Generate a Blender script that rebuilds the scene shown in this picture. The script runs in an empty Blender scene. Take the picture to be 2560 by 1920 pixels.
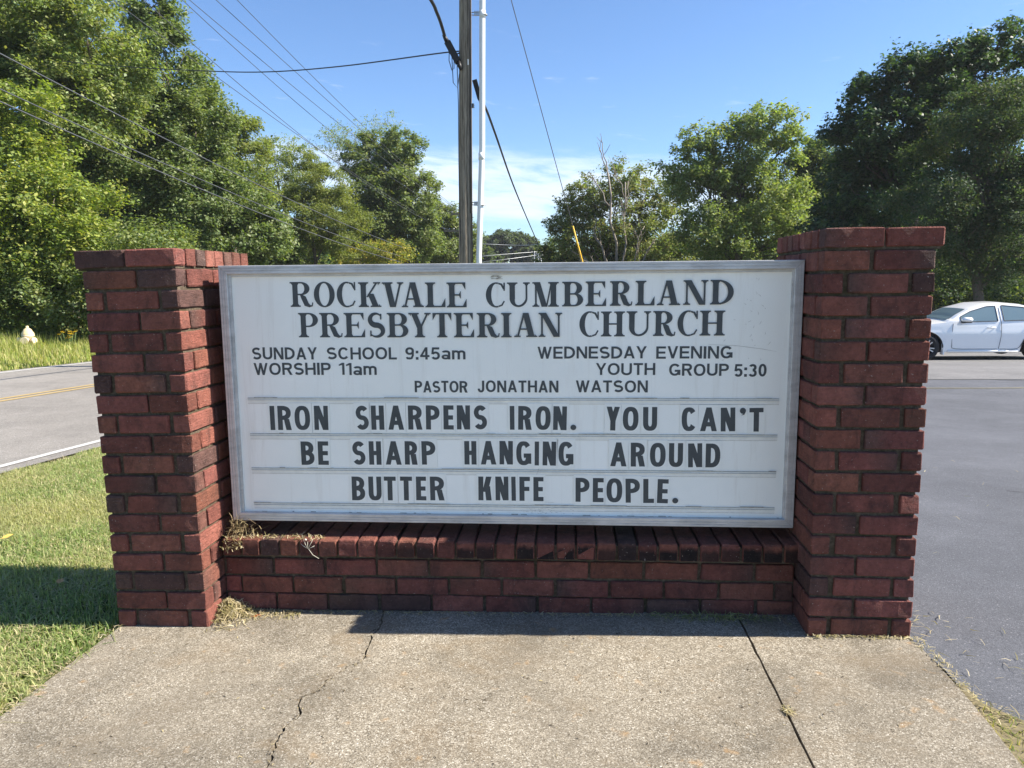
import bpy, bmesh, math, random
import numpy as np
from mathutils import Vector, Matrix

sc = bpy.context.scene
COL = sc.collection
R_ = math.radians

# ------------------------------------------------------------------ camera
cam_d = bpy.data.cameras.new('camera'); cam = bpy.data.objects.new('camera', cam_d); COL.objects.link(cam)
cam_d.sensor_width = 36.0; cam_d.lens = 36.0 * 1871.55 / 2560.0
cam_d.clip_start = 0.05; cam_d.clip_end = 3000
CAM = Vector((1.3851, -2.6238, 1.3019))
_rot = Matrix.Rotation(R_(4.442), 3, 'Z') @ Matrix.Rotation(R_(-7.8028), 3, 'X') @ Matrix.Rotation(R_(0.6737), 3, 'Y')
cam.matrix_world = Matrix.Translation(CAM) @ (_rot @ Matrix(((1, 0, 0), (0, 0, -1), (0, 1, 0)))).to_4x4()
sc.camera = cam

# ------------------------------------------------------------------ sky and sun
SUN_EL, SUN_AZ = 40.8, 0.9          # azimuth: degrees behind the sign, measured from the +x axis
world = bpy.data.worlds.new('World'); sc.world = world; world.use_nodes = True
wn = world.node_tree.nodes; wl = world.node_tree.links
bg = wn['Background']; bg.inputs[1].default_value = 0.075
sky = wn.new('ShaderNodeTexSky'); sky.sky_type = 'NISHITA'; sky.sun_disc = False
sky.sun_elevation = R_(SUN_EL); sky.sun_rotation = R_(90 - SUN_AZ)
sky.air_density = 1.0; sky.dust_density = 0.35; sky.ozone_density = 2.6; sky.altitude = 200
def wmath(op, a, b=None, c=None):
    n = wn.new('ShaderNodeMath'); n.operation = op
    for i, q in enumerate((a, b, c)):
        if q is None: continue
        if isinstance(q, (int, float)): n.inputs[i].default_value = q
        else: wl.new(q, n.inputs[i])
    return n.outputs[0]
def wsm(v, a, b):
    n = wn.new('ShaderNodeMapRange'); n.interpolation_type = 'SMOOTHSTEP'
    wl.new(v, n.inputs[0]); n.inputs[1].default_value = a; n.inputs[2].default_value = b
    return n.outputs[0]
# thin cirrus low over the far end of the road
tc = wn.new('ShaderNodeTexCoord'); sp = wn.new('ShaderNodeSeparateXYZ'); wl.new(tc.outputs['Generated'], sp.inputs[0])
az = wmath('ARCTAN2', sp.outputs[0], sp.outputs[1]); el = wmath('ARCSINE', sp.outputs[2])
cv = wn.new('ShaderNodeCombineXYZ'); wl.new(wmath('MULTIPLY', az, 5.0), cv.inputs[0])
wl.new(wmath('ADD', wmath('MULTIPLY', el, 26.0), wmath('MULTIPLY', az, 2.2)), cv.inputs[1])
nz = wn.new('ShaderNodeTexNoise'); wl.new(cv.outputs[0], nz.inputs['Vector'])
nz.inputs['Scale'].default_value = 2.4; nz.inputs['Detail'].default_value = 9; nz.inputs['Roughness'].default_value = 0.62
nz.inputs['Distortion'].default_value = 0.5
nf = nz.outputs['Fac']
tilt = wmath('ADD', el, wmath('MULTIPLY', az, 0.06))
band = wmath('MULTIPLY', wsm(tilt, 0.068, 0.084), wmath('SUBTRACT', 1.0, wsm(wmath('ADD', tilt, wmath('MULTIPLY', nf, -0.05)), 0.105, 0.145)))
side = wmath('MULTIPLY', wsm(az, -0.62, -0.25), wmath('SUBTRACT', 1.0, wsm(az, 0.16, 0.36)))
m1 = wmath('MULTIPLY', wmath('MULTIPLY', band, side), wsm(nf, 0.16, 0.60))
wisp = wmath('MULTIPLY', wmath('MULTIPLY', wsm(nf, 0.60, 0.80), wmath('MULTIPLY', wsm(el, 0.14, 0.18), wmath('SUBTRACT', 1.0, wsm(el, 0.25, 0.34)))), 0.35)
mask = wmath('MINIMUM', wmath('ADD', wmath('MULTIPLY', m1, 0.74), wisp), 0.9)
mixw = wn.new('ShaderNodeMixRGB'); wl.new(mask, mixw.inputs[0]); 
tint = wn.new('ShaderNodeMixRGB'); tint.blend_type = 'MULTIPLY'; tint.inputs[0].default_value = 1.0
wl.new(sky.outputs[0], tint.inputs[1]); tint.inputs[2].default_value = (.80, .94, 1.12, 1)
wl.new(tint.outputs[0], mixw.inputs[1]); mixw.inputs[2].default_value = (5.8, 6.4, 7.3, 1)
wl.new(mixw.outputs[0], bg.inputs[0])

sun_d = bpy.data.lights.new('sun', 'SUN'); sun_d.energy = 5.0; sun_d.angle = R_(0.5); sun_d.color = (1.0, 0.93, 0.82)
sun = bpy.data.objects.new('sun', sun_d); COL.objects.link(sun)
_sd = Vector((math.cos(R_(SUN_EL)) * math.cos(R_(SUN_AZ)), math.cos(R_(SUN_EL)) * math.sin(R_(SUN_AZ)), math.sin(R_(SUN_EL))))
sun.rotation_euler = _sd.to_track_quat('Z', 'Y').to_euler(); sun.location = _sd * 30

sc.view_settings.view_transform = 'Standard'; sc.view_settings.look = 'None'
sc.view_settings.exposure = 1.33; sc.view_settings.gamma = 1.0
sc.render.engine = 'CYCLES'; sc.cycles.max_bounces = 6; sc.cycles.transparent_max_bounces = 6

# ------------------------------------------------------------------ helpers
def tag(o, label=None, cat=None, group=None, kind=None):
    for k, v in (('label', label), ('category', cat), ('group', group), ('kind', kind)):
        if v: o[k] = v
    return o
def empty(name, loc=(0, 0, 0), rot=(0, 0, 0), parent=None):
    o = bpy.data.objects.new(name, None); COL.objects.link(o); o.location = loc; o.rotation_euler = rot
    o.empty_display_size = 0.2
    if parent: o.parent = parent
    return o
def link_mesh(name, me, mats, parent=None):
    for m in (mats if isinstance(mats, (list, tuple)) else [mats]): me.materials.append(m)
    o = bpy.data.objects.new(name, me); COL.objects.link(o)
    if parent: o.parent = parent
    return o
class MB:
    """collects polygons (optionally coloured per vertex) and links them as one mesh object"""
    def __init__(s): s.v = []; s.f = []; s.m = []; s.c = []; s.sm = []
    def add(s, vs, fs, mat=0, col=(1, 1, 1), smooth=False):
        b = len(s.v); s.v.extend([tuple(p) for p in vs])
        if col and isinstance(col[0], (tuple, list)): s.c.extend(col)
        else: s.c.extend([col] * len(vs))
        for f in fs: s.f.append([b + i for i in f]); s.m.append(mat); s.sm.append(smooth)
    def quad(s, a, b, c, d, mat=0, col=(1, 1, 1)): s.add([a, b, c, d], [(0, 1, 2, 3)], mat, col)
    def box(s, x0, x1, y0, y1, z0, z1, mat=0, col=(1, 1, 1), ch=0.0):
        if ch <= 0:
            vs = [(x, y, z) for z in (z0, z1) for y in (y0, y1) for x in (x0, x1)]
            s.add(vs, [(0, 2, 3, 1), (4, 5, 7, 6), (0, 1, 5, 4), (2, 6, 7, 3), (0, 4, 6, 2), (1, 3, 7, 5)], mat, col); return
        brick(s, x0, x1, y0, y1, z0, z1, mat, col, ch, 0.0, None)
    def tube(s, pts, r, n=8, mat=0, col=(1, 1, 1), cap=True):
        pts = [Vector(p) for p in pts]; rs = r if isinstance(r, (list, tuple)) else [r] * len(pts)
        vs = []; fs = []; up = None
        for i, p in enumerate(pts):
            d = (pts[min(i + 1, len(pts) - 1)] - pts[max(i - 1, 0)])
            d = d.normalized() if d.length > 1e-9 else Vector((0, 0, 1))
            if up is None: up = Vector((1, 0, 0)) if abs(d.x) < 0.8 else Vector((0, 1, 0))
            a = (up - d * up.dot(d)).normalized(); up = a; b = d.cross(a)
            for k in range(n):
                t = 2 * math.pi * k / n; vs.append(p + (a * math.cos(t) + b * math.sin(t)) * rs[i])
        for i in range(len(pts) - 1):
            for k in range(n):
                k2 = (k + 1) % n; fs.append((i * n + k, i * n + k2, (i + 1) * n + k2, (i + 1) * n + k))
        s.add(vs, fs, mat, col, True)
        if cap:
            b = len(s.v) - len(vs)
            s.f.append([b + k for k in range(n)][::-1]); s.m.append(mat); s.sm.append(False)
            s.f.append([b + (len(pts) - 1) * n + k for k in range(n)]); s.m.append(mat); s.sm.append(False)
    def lathe(s, prof, n=20, mat=0, col=(1, 1, 1), M=None):
        vs = []; fs = []
        for r, z in prof:
            for k in range(n):
                t = 2 * math.pi * k / n; p = Vector((r * math.cos(t), r * math.sin(t), z)); vs.append(M @ p if M else p)
        for i in range(len(prof) - 1):
            for k in range(n):
                k2 = (k + 1) % n; fs.append((i * n + k, i * n + k2, (i + 1) * n + k2, (i + 1) * n + k))
        s.add(vs, fs, mat, col, True)
    def build(s, name, mats, parent=None):
        me = bpy.data.meshes.new(name); me.from_pydata(s.v, [], s.f)
        me.polygons.foreach_set('material_index', s.m); me.polygons.foreach_set('use_smooth', s.sm)
        ca = me.color_attributes.new('Col', 'FLOAT_COLOR', 'POINT')
        a = np.ones((len(s.v), 4), np.float32); a[:, :3] = np.array(s.c, np.float32)[:, :3]; ca.data.foreach_set('color', a.ravel())
        me.update(); return link_mesh(name, me, mats, parent)
def np_mesh(name, V, F, C, mat, parent=None, smooth=False):
    """V (n,3), F (m,k), C (n,3) numpy arrays -> one mesh object"""
    me = bpy.data.meshes.new(name); n, m, k = len(V), len(F), F.shape[1]
    me.vertices.add(n); me.vertices.foreach_set('co', np.ascontiguousarray(V, np.float32).ravel())
    me.loops.add(m * k); me.loops.foreach_set('vertex_index', np.ascontiguousarray(F, np.int32).ravel())
    me.polygons.add(m); me.polygons.foreach_set('loop_start', np.arange(0, m * k, k, dtype=np.int32))
    try: me.polygons.foreach_set('loop_total', np.full(m, k, np.int32))
    except Exception: pass
    me.update(calc_edges=True); me.validate()
    ca = me.color_attributes.new('Col', 'FLOAT_COLOR', 'POINT')
    a = np.ones((n, 4), np.float32); a[:, :3] = C; ca.data.foreach_set('color', a.ravel())
    return link_mesh(name, me, mat, parent)

# ------------------------------------------------------------------ materials
class NT:
    def __init__(s, name):
        s.m = bpy.data.materials.new(name); s.m.use_nodes = True; s.n = s.m.node_tree.nodes; s.l = s.m.node_tree.links
        s.b = s.n['Principled BSDF']; s.o = s.n['Material Output']
        g = s.n.new('ShaderNodeNewGeometry'); s.pos = g.outputs['Position']
        s.obj = s.n.new('ShaderNodeTexCoord').outputs['Object']
    def set(s, **k):
        for a, v in k.items():
            nm = {'rough': 'Roughness', 'metal': 'Metallic', 'spec': 'Specular IOR Level', 'col': 'Base Color', 'coat': 'Coat Weight', 'coatr': 'Coat Roughness'}[a]
            if hasattr(v, 'links'): s.l.new(v, s.b.inputs[nm])
            else: s.b.inputs[nm].default_value = (*v, 1) if isinstance(v, tuple) else v
        return s
    def noise(s, scale, detail=4, rough=.55, vec=None, dist=0, out='Fac'):
        n = s.n.new('ShaderNodeTexNoise'); n.inputs['Scale'].default_value = scale; n.inputs['Detail'].default_value = detail
        n.inputs['Roughness'].default_value = rough; n.inputs['Distortion'].default_value = dist
        s.l.new(vec or s.obj, n.inputs['Vector']); return n.outputs[out]
    def voro(s, scale, vec=None, out='Color', feat='F1'):
        n = s.n.new('ShaderNodeTexVoronoi'); n.feature = feat; n.inputs['Scale'].default_value = scale
        s.l.new(vec or s.obj, n.inputs['Vector']); return n.outputs[out]
    def ramp(s, v, stops, interp='LINEAR'):
        n = s.n.new('ShaderNodeValToRGB'); e = n.color_ramp.elements; n.color_ramp.interpolation = interp
        while len(e) < len(stops): e.new(0.5)
        for i, (p, c) in enumerate(stops): e[i].position = p; e[i].color = (*c, 1) if isinstance(c, tuple) else (c, c, c, 1)
        s.l.new(v, n.inputs[0]); return n.outputs[0]
    def mix(s, f, a, b, mode='MIX'):
        n = s.n.new('ShaderNodeMixRGB'); n.blend_type = mode
        for i, q in enumerate((f, a, b)):
            if hasattr(q, 'links'): s.l.new(q, n.inputs[i])
            else: n.inputs[i].default_value = (*q, 1) if isinstance(q, tuple) else q
        return n.outputs[0]
    def math(s, op, a, b=0.0):
        n = s.n.new('ShaderNodeMath'); n.operation = op
        for i, q in enumerate((a, b)):
            if hasattr(q, 'links'): s.l.new(q, n.inputs[i])
            else: n.inputs[i].default_value = q
        return n.outputs[0]
    def scaled(s, vec, sx, sy, sz):
        n = s.n.new('ShaderNodeMapping'); n.inputs['Scale'].default_value = (sx, sy, sz); s.l.new(vec, n.inputs[0]); return n.outputs[0]
    def attr(s, name='Col'):
        n = s.n.new('ShaderNodeAttribute'); n.attribute_name = name; return n.outputs['Color']
    def bump(s, h, strength=.3, dist=.01):
        n = s.n.new('ShaderNodeBump'); n.inputs['Strength'].default_value = strength; n.inputs['Distance'].default_value = dist
        s.l.new(h, n.inputs['Height']); s.l.new(n.outputs[0], s.b.inputs['Normal']); return s
def plain(name, col, rough=.6, metal=0, spec=.4, nz=0.0, sc_=20):
    t = NT(name); t.set(rough=rough, metal=metal, spec=spec)
    if nz: t.set(col=t.mix(1.0, t.ramp(t.noise(sc_, 6), [(0.25, 1 - nz), (0.75, 1 + nz * .3)]), col, 'MULTIPLY'))
    else: t.set(col=col)
    return t.m

def mk_brick():
    t = NT('fired_brick'); a = t.attr()
    grain = t.ramp(t.noise(60, 9, .75), [(.22, .52), (.5, 1.0), (.80, 1.34)])
    c = t.mix(1.0, a, grain, 'MULTIPLY')
    c = t.mix(1.0, c, t.ramp(t.noise(14, 6, .65), [(.30, .70), (.68, 1.16)]), 'MULTIPLY')
    streak = t.noise(10, 8, .72, t.scaled(t.obj, 1, 1, .6), .8)
    c = t.mix(t.ramp(streak, [(.50, 0.0), (.70, .72)]), c, (.034, .022, .020))          # soot and lichen patches
    c = t.mix(t.ramp(t.noise(26, 6, .7), [(.58, 0.0), (.72, .45)]), c, (.055, .036, .030))
    c = t.mix(t.ramp(t.noise(3.3, 5), [(.58, 0.0), (.76, .40)]), c, (.075, .066, .045))
    c = t.mix(t.ramp(t.noise(150, 2, .5), [(.70, 0.0), (.73, .6)]), c, (.40, .34, .29))  # pale grit
    t.set(col=c, rough=.88, spec=.25)
    h = t.math('ADD', t.math('MULTIPLY', t.noise(38, 6, .7), 1.0), t.math('MULTIPLY', t.noise(190, 3, .6), .5))
    h = t.math('ADD', h, t.math('MULTIPLY', t.noise(16, 5, .6, t.scaled(t.obj, 1, 1, 9)), .5))
    t.bump(h, .9, .010); return t.m
def mk_mortar():
    t = NT('old_mortar')
    c = t.ramp(t.noise(70, 7, .7), [(.3, (.050, .038, .027)), (.55, (.115, .090, .064)), (.8, (.19, .155, .112))])
    c = t.mix(t.ramp(t.noise(7, 5), [(.5, 0.0), (.72, .8)]), c, (.050, .045, .022))
    t.set(col=c, rough=.95, spec=.1).bump(t.noise(160, 4, .7), .7, .006); return t.m
def mk_concrete():
    t = NT('exposed_aggregate_concrete')
    v = t.voro(270, out='Color'); sepn = t.n.new('ShaderNodeSeparateColor'); t.l.new(v, sepn.inputs[0]); r = sepn.outputs[0]
    base = t.ramp(r, [(0.0, (.115, .096, .070)), (.25, (.228, .196, .146)), (.62, (.308, .268, .205)), (.88, (.41, .365, .29)), (1.0, (.60, .555, .47))])
    fine = t.ramp(t.noise(520, 3, .7), [(.28, .66), (.55, 1.0), (.78, 1.24)])
    c = t.mix(1.0, base, fine, 'MULTIPLY')
    c = t.mix(t.ramp(t.noise(38, 6, .72), [(.46, 0.0), (.66, .50)]), c, (.150, .125, .090))
    big = t.ramp(t.noise(1.9, 7, .66, None, .5), [(.34, .62), (.52, .98), (.68, 1.14)])
    c = t.mix(1.0, c, big, 'MULTIPLY')
    c = t.mix(t.ramp(t.noise(2.6, 6, .7, t.scaled(t.obj, 1, 1.3, 1), .8), [(.52, 0.0), (.70, .42)]), c, (.23, .165, .095))   # brown wash
    c = t.mix(t.ramp(t.noise(1.15, 8, .72, None, .6), [(.44, 0.0), (.64, .38)]), c, (.165, .142, .108))   # grey-brown worn patches
    c = t.mix(t.ramp(t.noise(14, 4, .55), [(.64, 0.0), (.74, .42)]), c, (.40, .235, .09))   # rust-coloured leaf stains
    c = t.mix(t.ramp(t.noise(90, 2, .5), [(.715, 0.0), (.745, .9)]), c, (.035, .028, .02))   # pits
    c = t.mix(t.ramp(t.noise(120, 2, .5, t.scaled(t.obj, 1.1, .9, 1)), [(.72, 0.0), (.75, .8)]), c, (.70, .66, .58))
    t.set(col=c, rough=.93, spec=.2)
    h = t.math('ADD', t.math('MULTIPLY', r, .5), t.noise(300, 4, .7)); t.bump(h, .6, .005); return t.m
def mk_asphalt(name, c0, c1, spark=(.30, .31, .34), sc_=230):
    t = NT(name)
    v = t.voro(sc_, t.pos); sepn = t.n.new('ShaderNodeSeparateColor'); t.l.new(v, sepn.inputs[0]); r = sepn.outputs[0]
    c = t.ramp(r, [(0, c0), (.8, c1), (.965, c1), (1.0, spark)])
    c = t.mix(1.0, c, t.ramp(t.noise(380, 3, .7, t.pos), [(.3, .72), (.7, 1.25)]), 'MULTIPLY')
    c = t.mix(1.0, c, t.ramp(t.noise(.7, 6, .62, t.pos, .3), [(.35, .84), (.65, 1.12)]), 'MULTIPLY')
    c = t.mix(1.0, c, t.ramp(t.noise(5, 6, .7, t.pos), [(.3, .90), (.7, 1.08)]), 'MULTIPLY')
    t.set(col=c, rough=.80, spec=.3)
    t.bump(t.math('ADD', t.noise(260, 4, .7, t.pos), t.math('MULTIPLY', r, .5)), .6, .006); return t.m
def mk_leaf(name, trans=.38, rough=.45, spec=.35):
    t = NT(name); a = t.attr(); t.set(col=a, rough=rough, spec=spec)
    tr = t.n.new('ShaderNodeBsdfTranslucent'); t.l.new(t.mix(1.0, a, (1.7, 1.75, .6), 'MULTIPLY'), tr.inputs[0])
    mx = t.n.new('ShaderNodeMixShader'); mx.inputs[0].default_value = trans
    t.l.new(t.b.outputs[0], mx.inputs[1]); t.l.new(tr.outputs[0], mx.inputs[2]); t.l.new(mx.outputs[0], t.o.inputs[0]); return t.m
def mk_bark(name, c0, c1, sc_=9):
    t = NT(name); n = t.noise(sc_, 8, .7, t.scaled(t.obj, 6, 6, .35), .6)
    c = t.ramp(n, [(.3, c0), (.68, c1)])
    t.set(col=c, rough=.9, spec=.15).bump(n, .8, .02); return t.m
def mk_ground():
    t = NT('rough_grass_ground')
    c = t.ramp(t.noise(30, 8, .75, t.pos), [(.3, (.035, .05, .014)), (.5, (.075, .095, .025)), (.72, (.15, .13, .06))])
    c = t.mix(1.0, c, t.ramp(t.noise(.4, 5, .6, t.pos), [(.3, .75), (.7, 1.15)]), 'MULTIPLY')
    t.set(col=c, rough=.95, spec=.1).bump(t.noise(70, 5, .7, t.pos), .8, .03); return t.m
def mk_alu():
    t = NT('weathered_aluminium')
    n = t.noise(22, 7, .7, t.scaled(t.obj, .35, 1, 1))
    c = t.ramp(n, [(.28, (.38, .375, .36)), (.55, (.56, .56, .55)), (.8, (.66, .66, .65))])
    c = t.mix(t.ramp(t.noise(70, 5, .7), [(.60, 0.0), (.78, .4)]), c, (.22, .20, .17))
    t.set(col=c, metal=.35, rough=t.ramp(n, [(.3, .55), (.7, .36)]), spec=.5).bump(t.noise(120, 3), .12, .004); return t.m
def mk_face():
    t = NT('aged_white_acrylic')
    c = t.ramp(t.noise(2.2, 5, .6), [(.3, (.845, .86, .795)), (.7, (.915, .925, .865))])
    c = t.mix(t.ramp(t.noise(6, 7, .7, t.scaled(t.obj, 4, 1, .25), .3), [(.54, 0.0), (.78, .34)]), c, (.52, .47, .38))
    c = t.mix(t.ramp(t.noise(40, 5, .7), [(.66, 0.0), (.80, .20)]), c, (.40, .38, .34))
    t.set(col=c, rough=.32, spec=.35); t.bump(t.noise(3, 2), .05, .02); return t.m
MAT = dict(
    brick=mk_brick(), mortar=mk_mortar(), concrete=mk_concrete(),
    lot=mk_asphalt('sealed_asphalt', (.076, .079, .090), (.112, .116, .130), (.22, .22, .235)),
    oldlot=mk_asphalt('bleached_asphalt', (.13, .127, .128), (.19, .185, .182), (.38, .37, .36)),
    road=mk_asphalt('road_asphalt', (.185, .168, .150), (.275, .255, .228), (.42, .40, .38), 120),
    ground=mk_ground(), dirt=plain('dark_soil', (.05, .038, .026), .95, nz=.5, sc_=40),
    soil=plain('dry_turf_soil', (.20, .165, .09), .95, nz=.6, sc_=60), alu=mk_alu(), face=mk_face(), ink=plain('charcoal_vinyl', (.062, .074, .078), .5, nz=.25, sc_=30),
    tile=plain('clear_letter_tile', (.855, .868, .805), .32, nz=.03, sc_=12),
    rail=plain('clear_track', (.82, .83, .775), .3, nz=.12, sc_=30), grime=plain('track_grime', (.46, .44, .38), .8, nz=.5, sc_=60),
    blackbox=plain('black_plastic', (.012, .012, .014), .5), wire=plain('cable_black', (.016, .017, .02), .6),
    greywire=plain('aluminium_strand', (.075, .08, .088), .6, .2), steel=plain('galvanised_steel', (.42, .43, .43), .45, .6, nz=.2),
    pvc=plain('white_conduit', (.74, .75, .73), .38, nz=.06, sc_=4), yellow=plain('yellow_guard_plastic', (.80, .47, .02), .45, nz=.08),
    pole=mk_bark('weathered_pole_wood', (.085, .066, .046), (.40, .335, .25), 7), bark=mk_bark('grey_bark', (.045, .038, .030), (.16, .135, .105)),
    deadwood=mk_bark('bare_dead_wood', (.16, .135, .11), (.34, .30, .26)),
    leaf=mk_leaf('glossy_leaf', .36, .50, .32), leafdull=mk_leaf('dull_leaf', .40, .62, .2), blade=mk_leaf('grass_blade', .38, .6, .2), straw=mk_leaf('dry_straw', .2, .75, .15),
    white=plain('road_paint_white', (.50, .49, .46), .8, nz=.25, sc_=25), ypaint=plain('road_paint_yellow', (.46, .33, .13), .8, nz=.4, sc_=25),
    fadedyellow=plain('faded_yellow_paint', (.17, .155, .10), .85, nz=.5, sc_=18), crack=plain('crack_shadow_dirt', (.012, .011, .010), .95),
)
rng = np.random.default_rng(7); rnd = random.Random(11)
# ------------------------------------------------------------------ terrain
def gz(x, y):
    s = .026 + .0185 * min(1, max(0, (x + 1) / 4))
    t = .0116 * min(2.3, max(0, x)) * min(1, max(0, 1 - (y - 3) / 6))
    return t - s * min(max(0, y - .2), 60)
def sheet(name, xs_at, ys, off, mat, thick=0):
    """grid draped on the terrain; xs_at(y) gives the x positions across"""
    V = []; F = []; n = None
    for y in ys:
        xs = xs_at(y); n = len(xs)
        for x in xs: V.append((x, y, gz(x, y) + off))
    for j in range(len(ys) - 1):
        for i in range(n - 1):
            a = j * n + i; F.append((a, a + 1, a + n + 1, a + n))
    me = bpy.data.meshes.new(name); me.from_pydata(V, [], F); me.update()
    return link_mesh(name, me, mat)
def lin(a, b, n): return [a + (b - a) * i / n for i in range(n + 1)]
GY = [-60, -20, -8] + lin(-4, .2, 10) + lin(.7, 8, 16) + lin(9, 30, 22)[0:] + [34, 38, 44, 50, 56, 60.2, 75, 100, 150, 250, 500, 1200]
GX = [-1200, -400, -150, -80, -50, -35, -25, -18, -14, -11, -9, -7, -5, -4, -3, -2.5, -2, -1.5, -1, -.5, 0, .5, 1, 1.5, 2, 2.3, 2.6, 3, 4, 6, 8, 11, 15, 20, 28, 40, 60, 100, 200, 500, 1200]
tag(sheet('ground', lambda y: GX, GY, -.035, MAT['ground']), kind='structure')
def rx(e): return lambda y: e + .1 * y            # the road bears slightly right of the sign's axis
RY = [-40, -12, -5] + lin(-2, .2, 4) + lin(1, 20, 19) + lin(22, 60.2, 19) + [75, 100, 150, 250]
tag(sheet('road', lambda y: [a + .1 * y for a in lin(-10.55, -3.10, 10)], RY, -.012, MAT['road']), kind='structure')
for nm, a, b, m in (('edge_line', -3.33, -3.25, 'white'), ('edge_line', -10.30, -10.19, 'white'),
                    ('centre_line', -6.95, -6.86, 'ypaint'), ('centre_line', -6.74, -6.65, 'ypaint')):
    tag(sheet(nm, lambda y, a=a, b=b: [a + .1 * y, b + .1 * y], RY, -.006, MAT[m]), kind='structure')
def lot_edge(y):
    P = [(-6, 4.3), (-3, 3.7), (-1.3, 3.22), (-.80, 2.90), (-.55, 2.735), (-.46, 2.66), (-.40, 2.612), (-.2, 2.618), (-.05, 2.605), (1.0, 2.605), (4, 2.0), (30, 3.0)]
    if y <= P[0][0]: return P[0][1]
    for (a, xa), (b, xb) in zip(P, P[1:]):
        if y <= b: return xa + (xb - xa) * (y - a) / (b - a)
    return P[-1][1]
LY = [-6, -3, -2, -1.3, -1.05, -.8, -.67, -.55, -.46, -.40, -.3, -.2, -.05, .2] + lin(.7, 10.9, 24)
tag(sheet('parking_lot', lambda y: [lot_edge(y) + (50 - lot_edge(y)) * q for q in (0, .004, .01, .02, .035, .05, .075, .1, .15, .2, .3, .45, .7, 1)], LY, -.012, MAT['lot']), kind='structure')
tag(sheet('old_parking_lot', lambda y: [lot_edge(y) + (50 - lot_edge(y)) * q for q in (0, .05, .1, .15, .2, .3, .45, .7, 1)], lin(10.9, 24.5, 20), -.013, MAT['oldlot']), kind='structure')
tag(sheet('edge_soil', lambda y: [2.45, (2.45 + lot_edge(y) + .02) / 2, lot_edge(y) + .02], [-6, -3, -2, -1.3, -1.05, -.8, -.67, -.55, -.46, -.40, -.3], -.010, MAT['soil']), kind='structure')
# cracks and worn paint in the lot
def ribbon(name, pts, w, off, mat, jit=0.0, kind='structure', seg=6):
    P = []
    for (x0, y0), (x1, y1) in zip(pts, pts[1:]):
        for i in range(seg): P.append((x0 + (x1 - x0) * i / seg, y0 + (y1 - y0) * i / seg))
    P.append(pts[-1]); V = []; F = []
    for i, (x, y) in enumerate(P):
        a = P[max(0, i - 1)]; b = P[min(len(P) - 1, i + 1)]; dx, dy = b[0] - a[0], b[1] - a[1]; L = math.hypot(dx, dy) or 1
        x += rnd.uniform(-jit, jit); y += rnd.uniform(-jit, jit); ww = w * rnd.uniform(.5, 1.2) / 2 if jit else w / 2
        for s in (-1, 1): V.append((x - dy / L * ww * s, y + dx / L * ww * s, gz(x, y) + off))
    for i in range(len(P) - 1): F.append((2 * i, 2 * i + 1, 2 * i + 3, 2 * i + 2))
    me = bpy.data.meshes.new(name); me.from_pydata(V, [], F); me.update(); o = link_mesh(name, me, MAT[mat]); tag(o, kind=kind); return o
ribbon('lot_seam', [(lot_edge(10.9), 10.9), (20, 10.85), (40, 10.9)], .05, -.006, 'crack', .02)
ribbon('lot_crack', [(8.7, 10.8), (10.2, 10.1), (12.2, 9.2)], .03, -.007, 'crack', .03)
ribbon('lot_crack', [(4.2, 2.3), (4.6, 2.1), (5.4, 1.6), (6.5, 1.4)], .006, -.007, 'crack', .015)
ribbon('worn_parking_line', [(6.2, 9.35), (9.4, 9.33)], .10, -.006, 'fadedyellow', .03)

# ------------------------------------------------------------------ concrete apron: three slabs with a real joint and a jagged crack
def slab_z(x): return .0116 * min(2.6, max(-.5, x))
CR = [(.635, .30), (.640, .165), (.665, .035), (.652, -.068), (.67, -.179), (.667, -.244), (.628, -.278), (.592, -.354), (.58, -.433), (.535, -.466), (.57, -.575), (.549, -.612), (.544, -.697), (.558, -.749), (.564, -.804), (.54, -.95), (.56, -1.2), (.52, -1.6), (.55, -2.2), (.5, -3.4)]
crk = []
for (a, b), (c, d) in zip(CR, CR[1:]):
    for i in range(5):
        q = i / 5; crk.append((a + (c - a) * q + (rnd.uniform(-.006, .006)), b + (d - b) * q + rnd.uniform(-.003, .003)))
crk.append(CR[-1])
def slab(poly, name='concrete_slab'):
    bm = bmesh.new(); vs = [bm.verts.new((x, y, slab_z(x))) for x, y in poly]
    f = bm.faces.new(vs); bm.normal_update()
    if f.normal.z < 0: f.normal_flip()
    r = bmesh.ops.extrude_face_region(bm, geom=[f]); 
    for e in r['geom']:
        if isinstance(e, bmesh.types.BMVert): e.co.z -= .12
    bmesh.ops.recalc_face_normals(bm, faces=bm.faces[:])
    me = bpy.data.meshes.new(name); bm.to_mesh(me); bm.free()
    return tag(link_mesh(name, me, MAT['concrete']), kind='structure')
def gapw(i): return .0020 + .0026 * (0.5 + .5 * math.sin(i * 1.7)) * (0.35 if i < 12 else 1)
left_edge = [(-.357, .30), (-.352, -.03), (-.358, -.3), (-.362, -.7), (-.37, -1.4), (-.38, -3.4)]
slab(left_edge[::-1] + [(x - gapw(i), y) for i, (x, y) in enumerate(crk)])
jy = lin(.30, -3.4, 60); jx = [2.0225 + rnd.uniform(-.002, .002) for _ in jy]
slab([(x, y) for x, y in zip(jx, jy)] + [(x + gapw(i), y) for i, (x, y) in enumerate(crk)][::-1])
re_ = [(2.58, .3), (2.585, -.006), (2.597, -.073), (2.597, -.222), (2.592, -.387), (2.583, -.532), (2.566, -.709), (2.52, -1.2), (2.45, -3.4)]
slab([(x + .006 + rnd.uniform(0, .0035), y) for x, y in zip(jx, jy)][::-1] + re_)
me = bpy.data.meshes.new('joint_soil'); me.from_pydata([(-.3, -3.3, -.03), (2.4, -3.3, -.03), (2.5, .3, -.016), (-.3, .3, -.02)], [], [(0, 1, 2, 3)])
tag(link_mesh('joint_soil', me, MAT['crack']), kind='structure')

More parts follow.
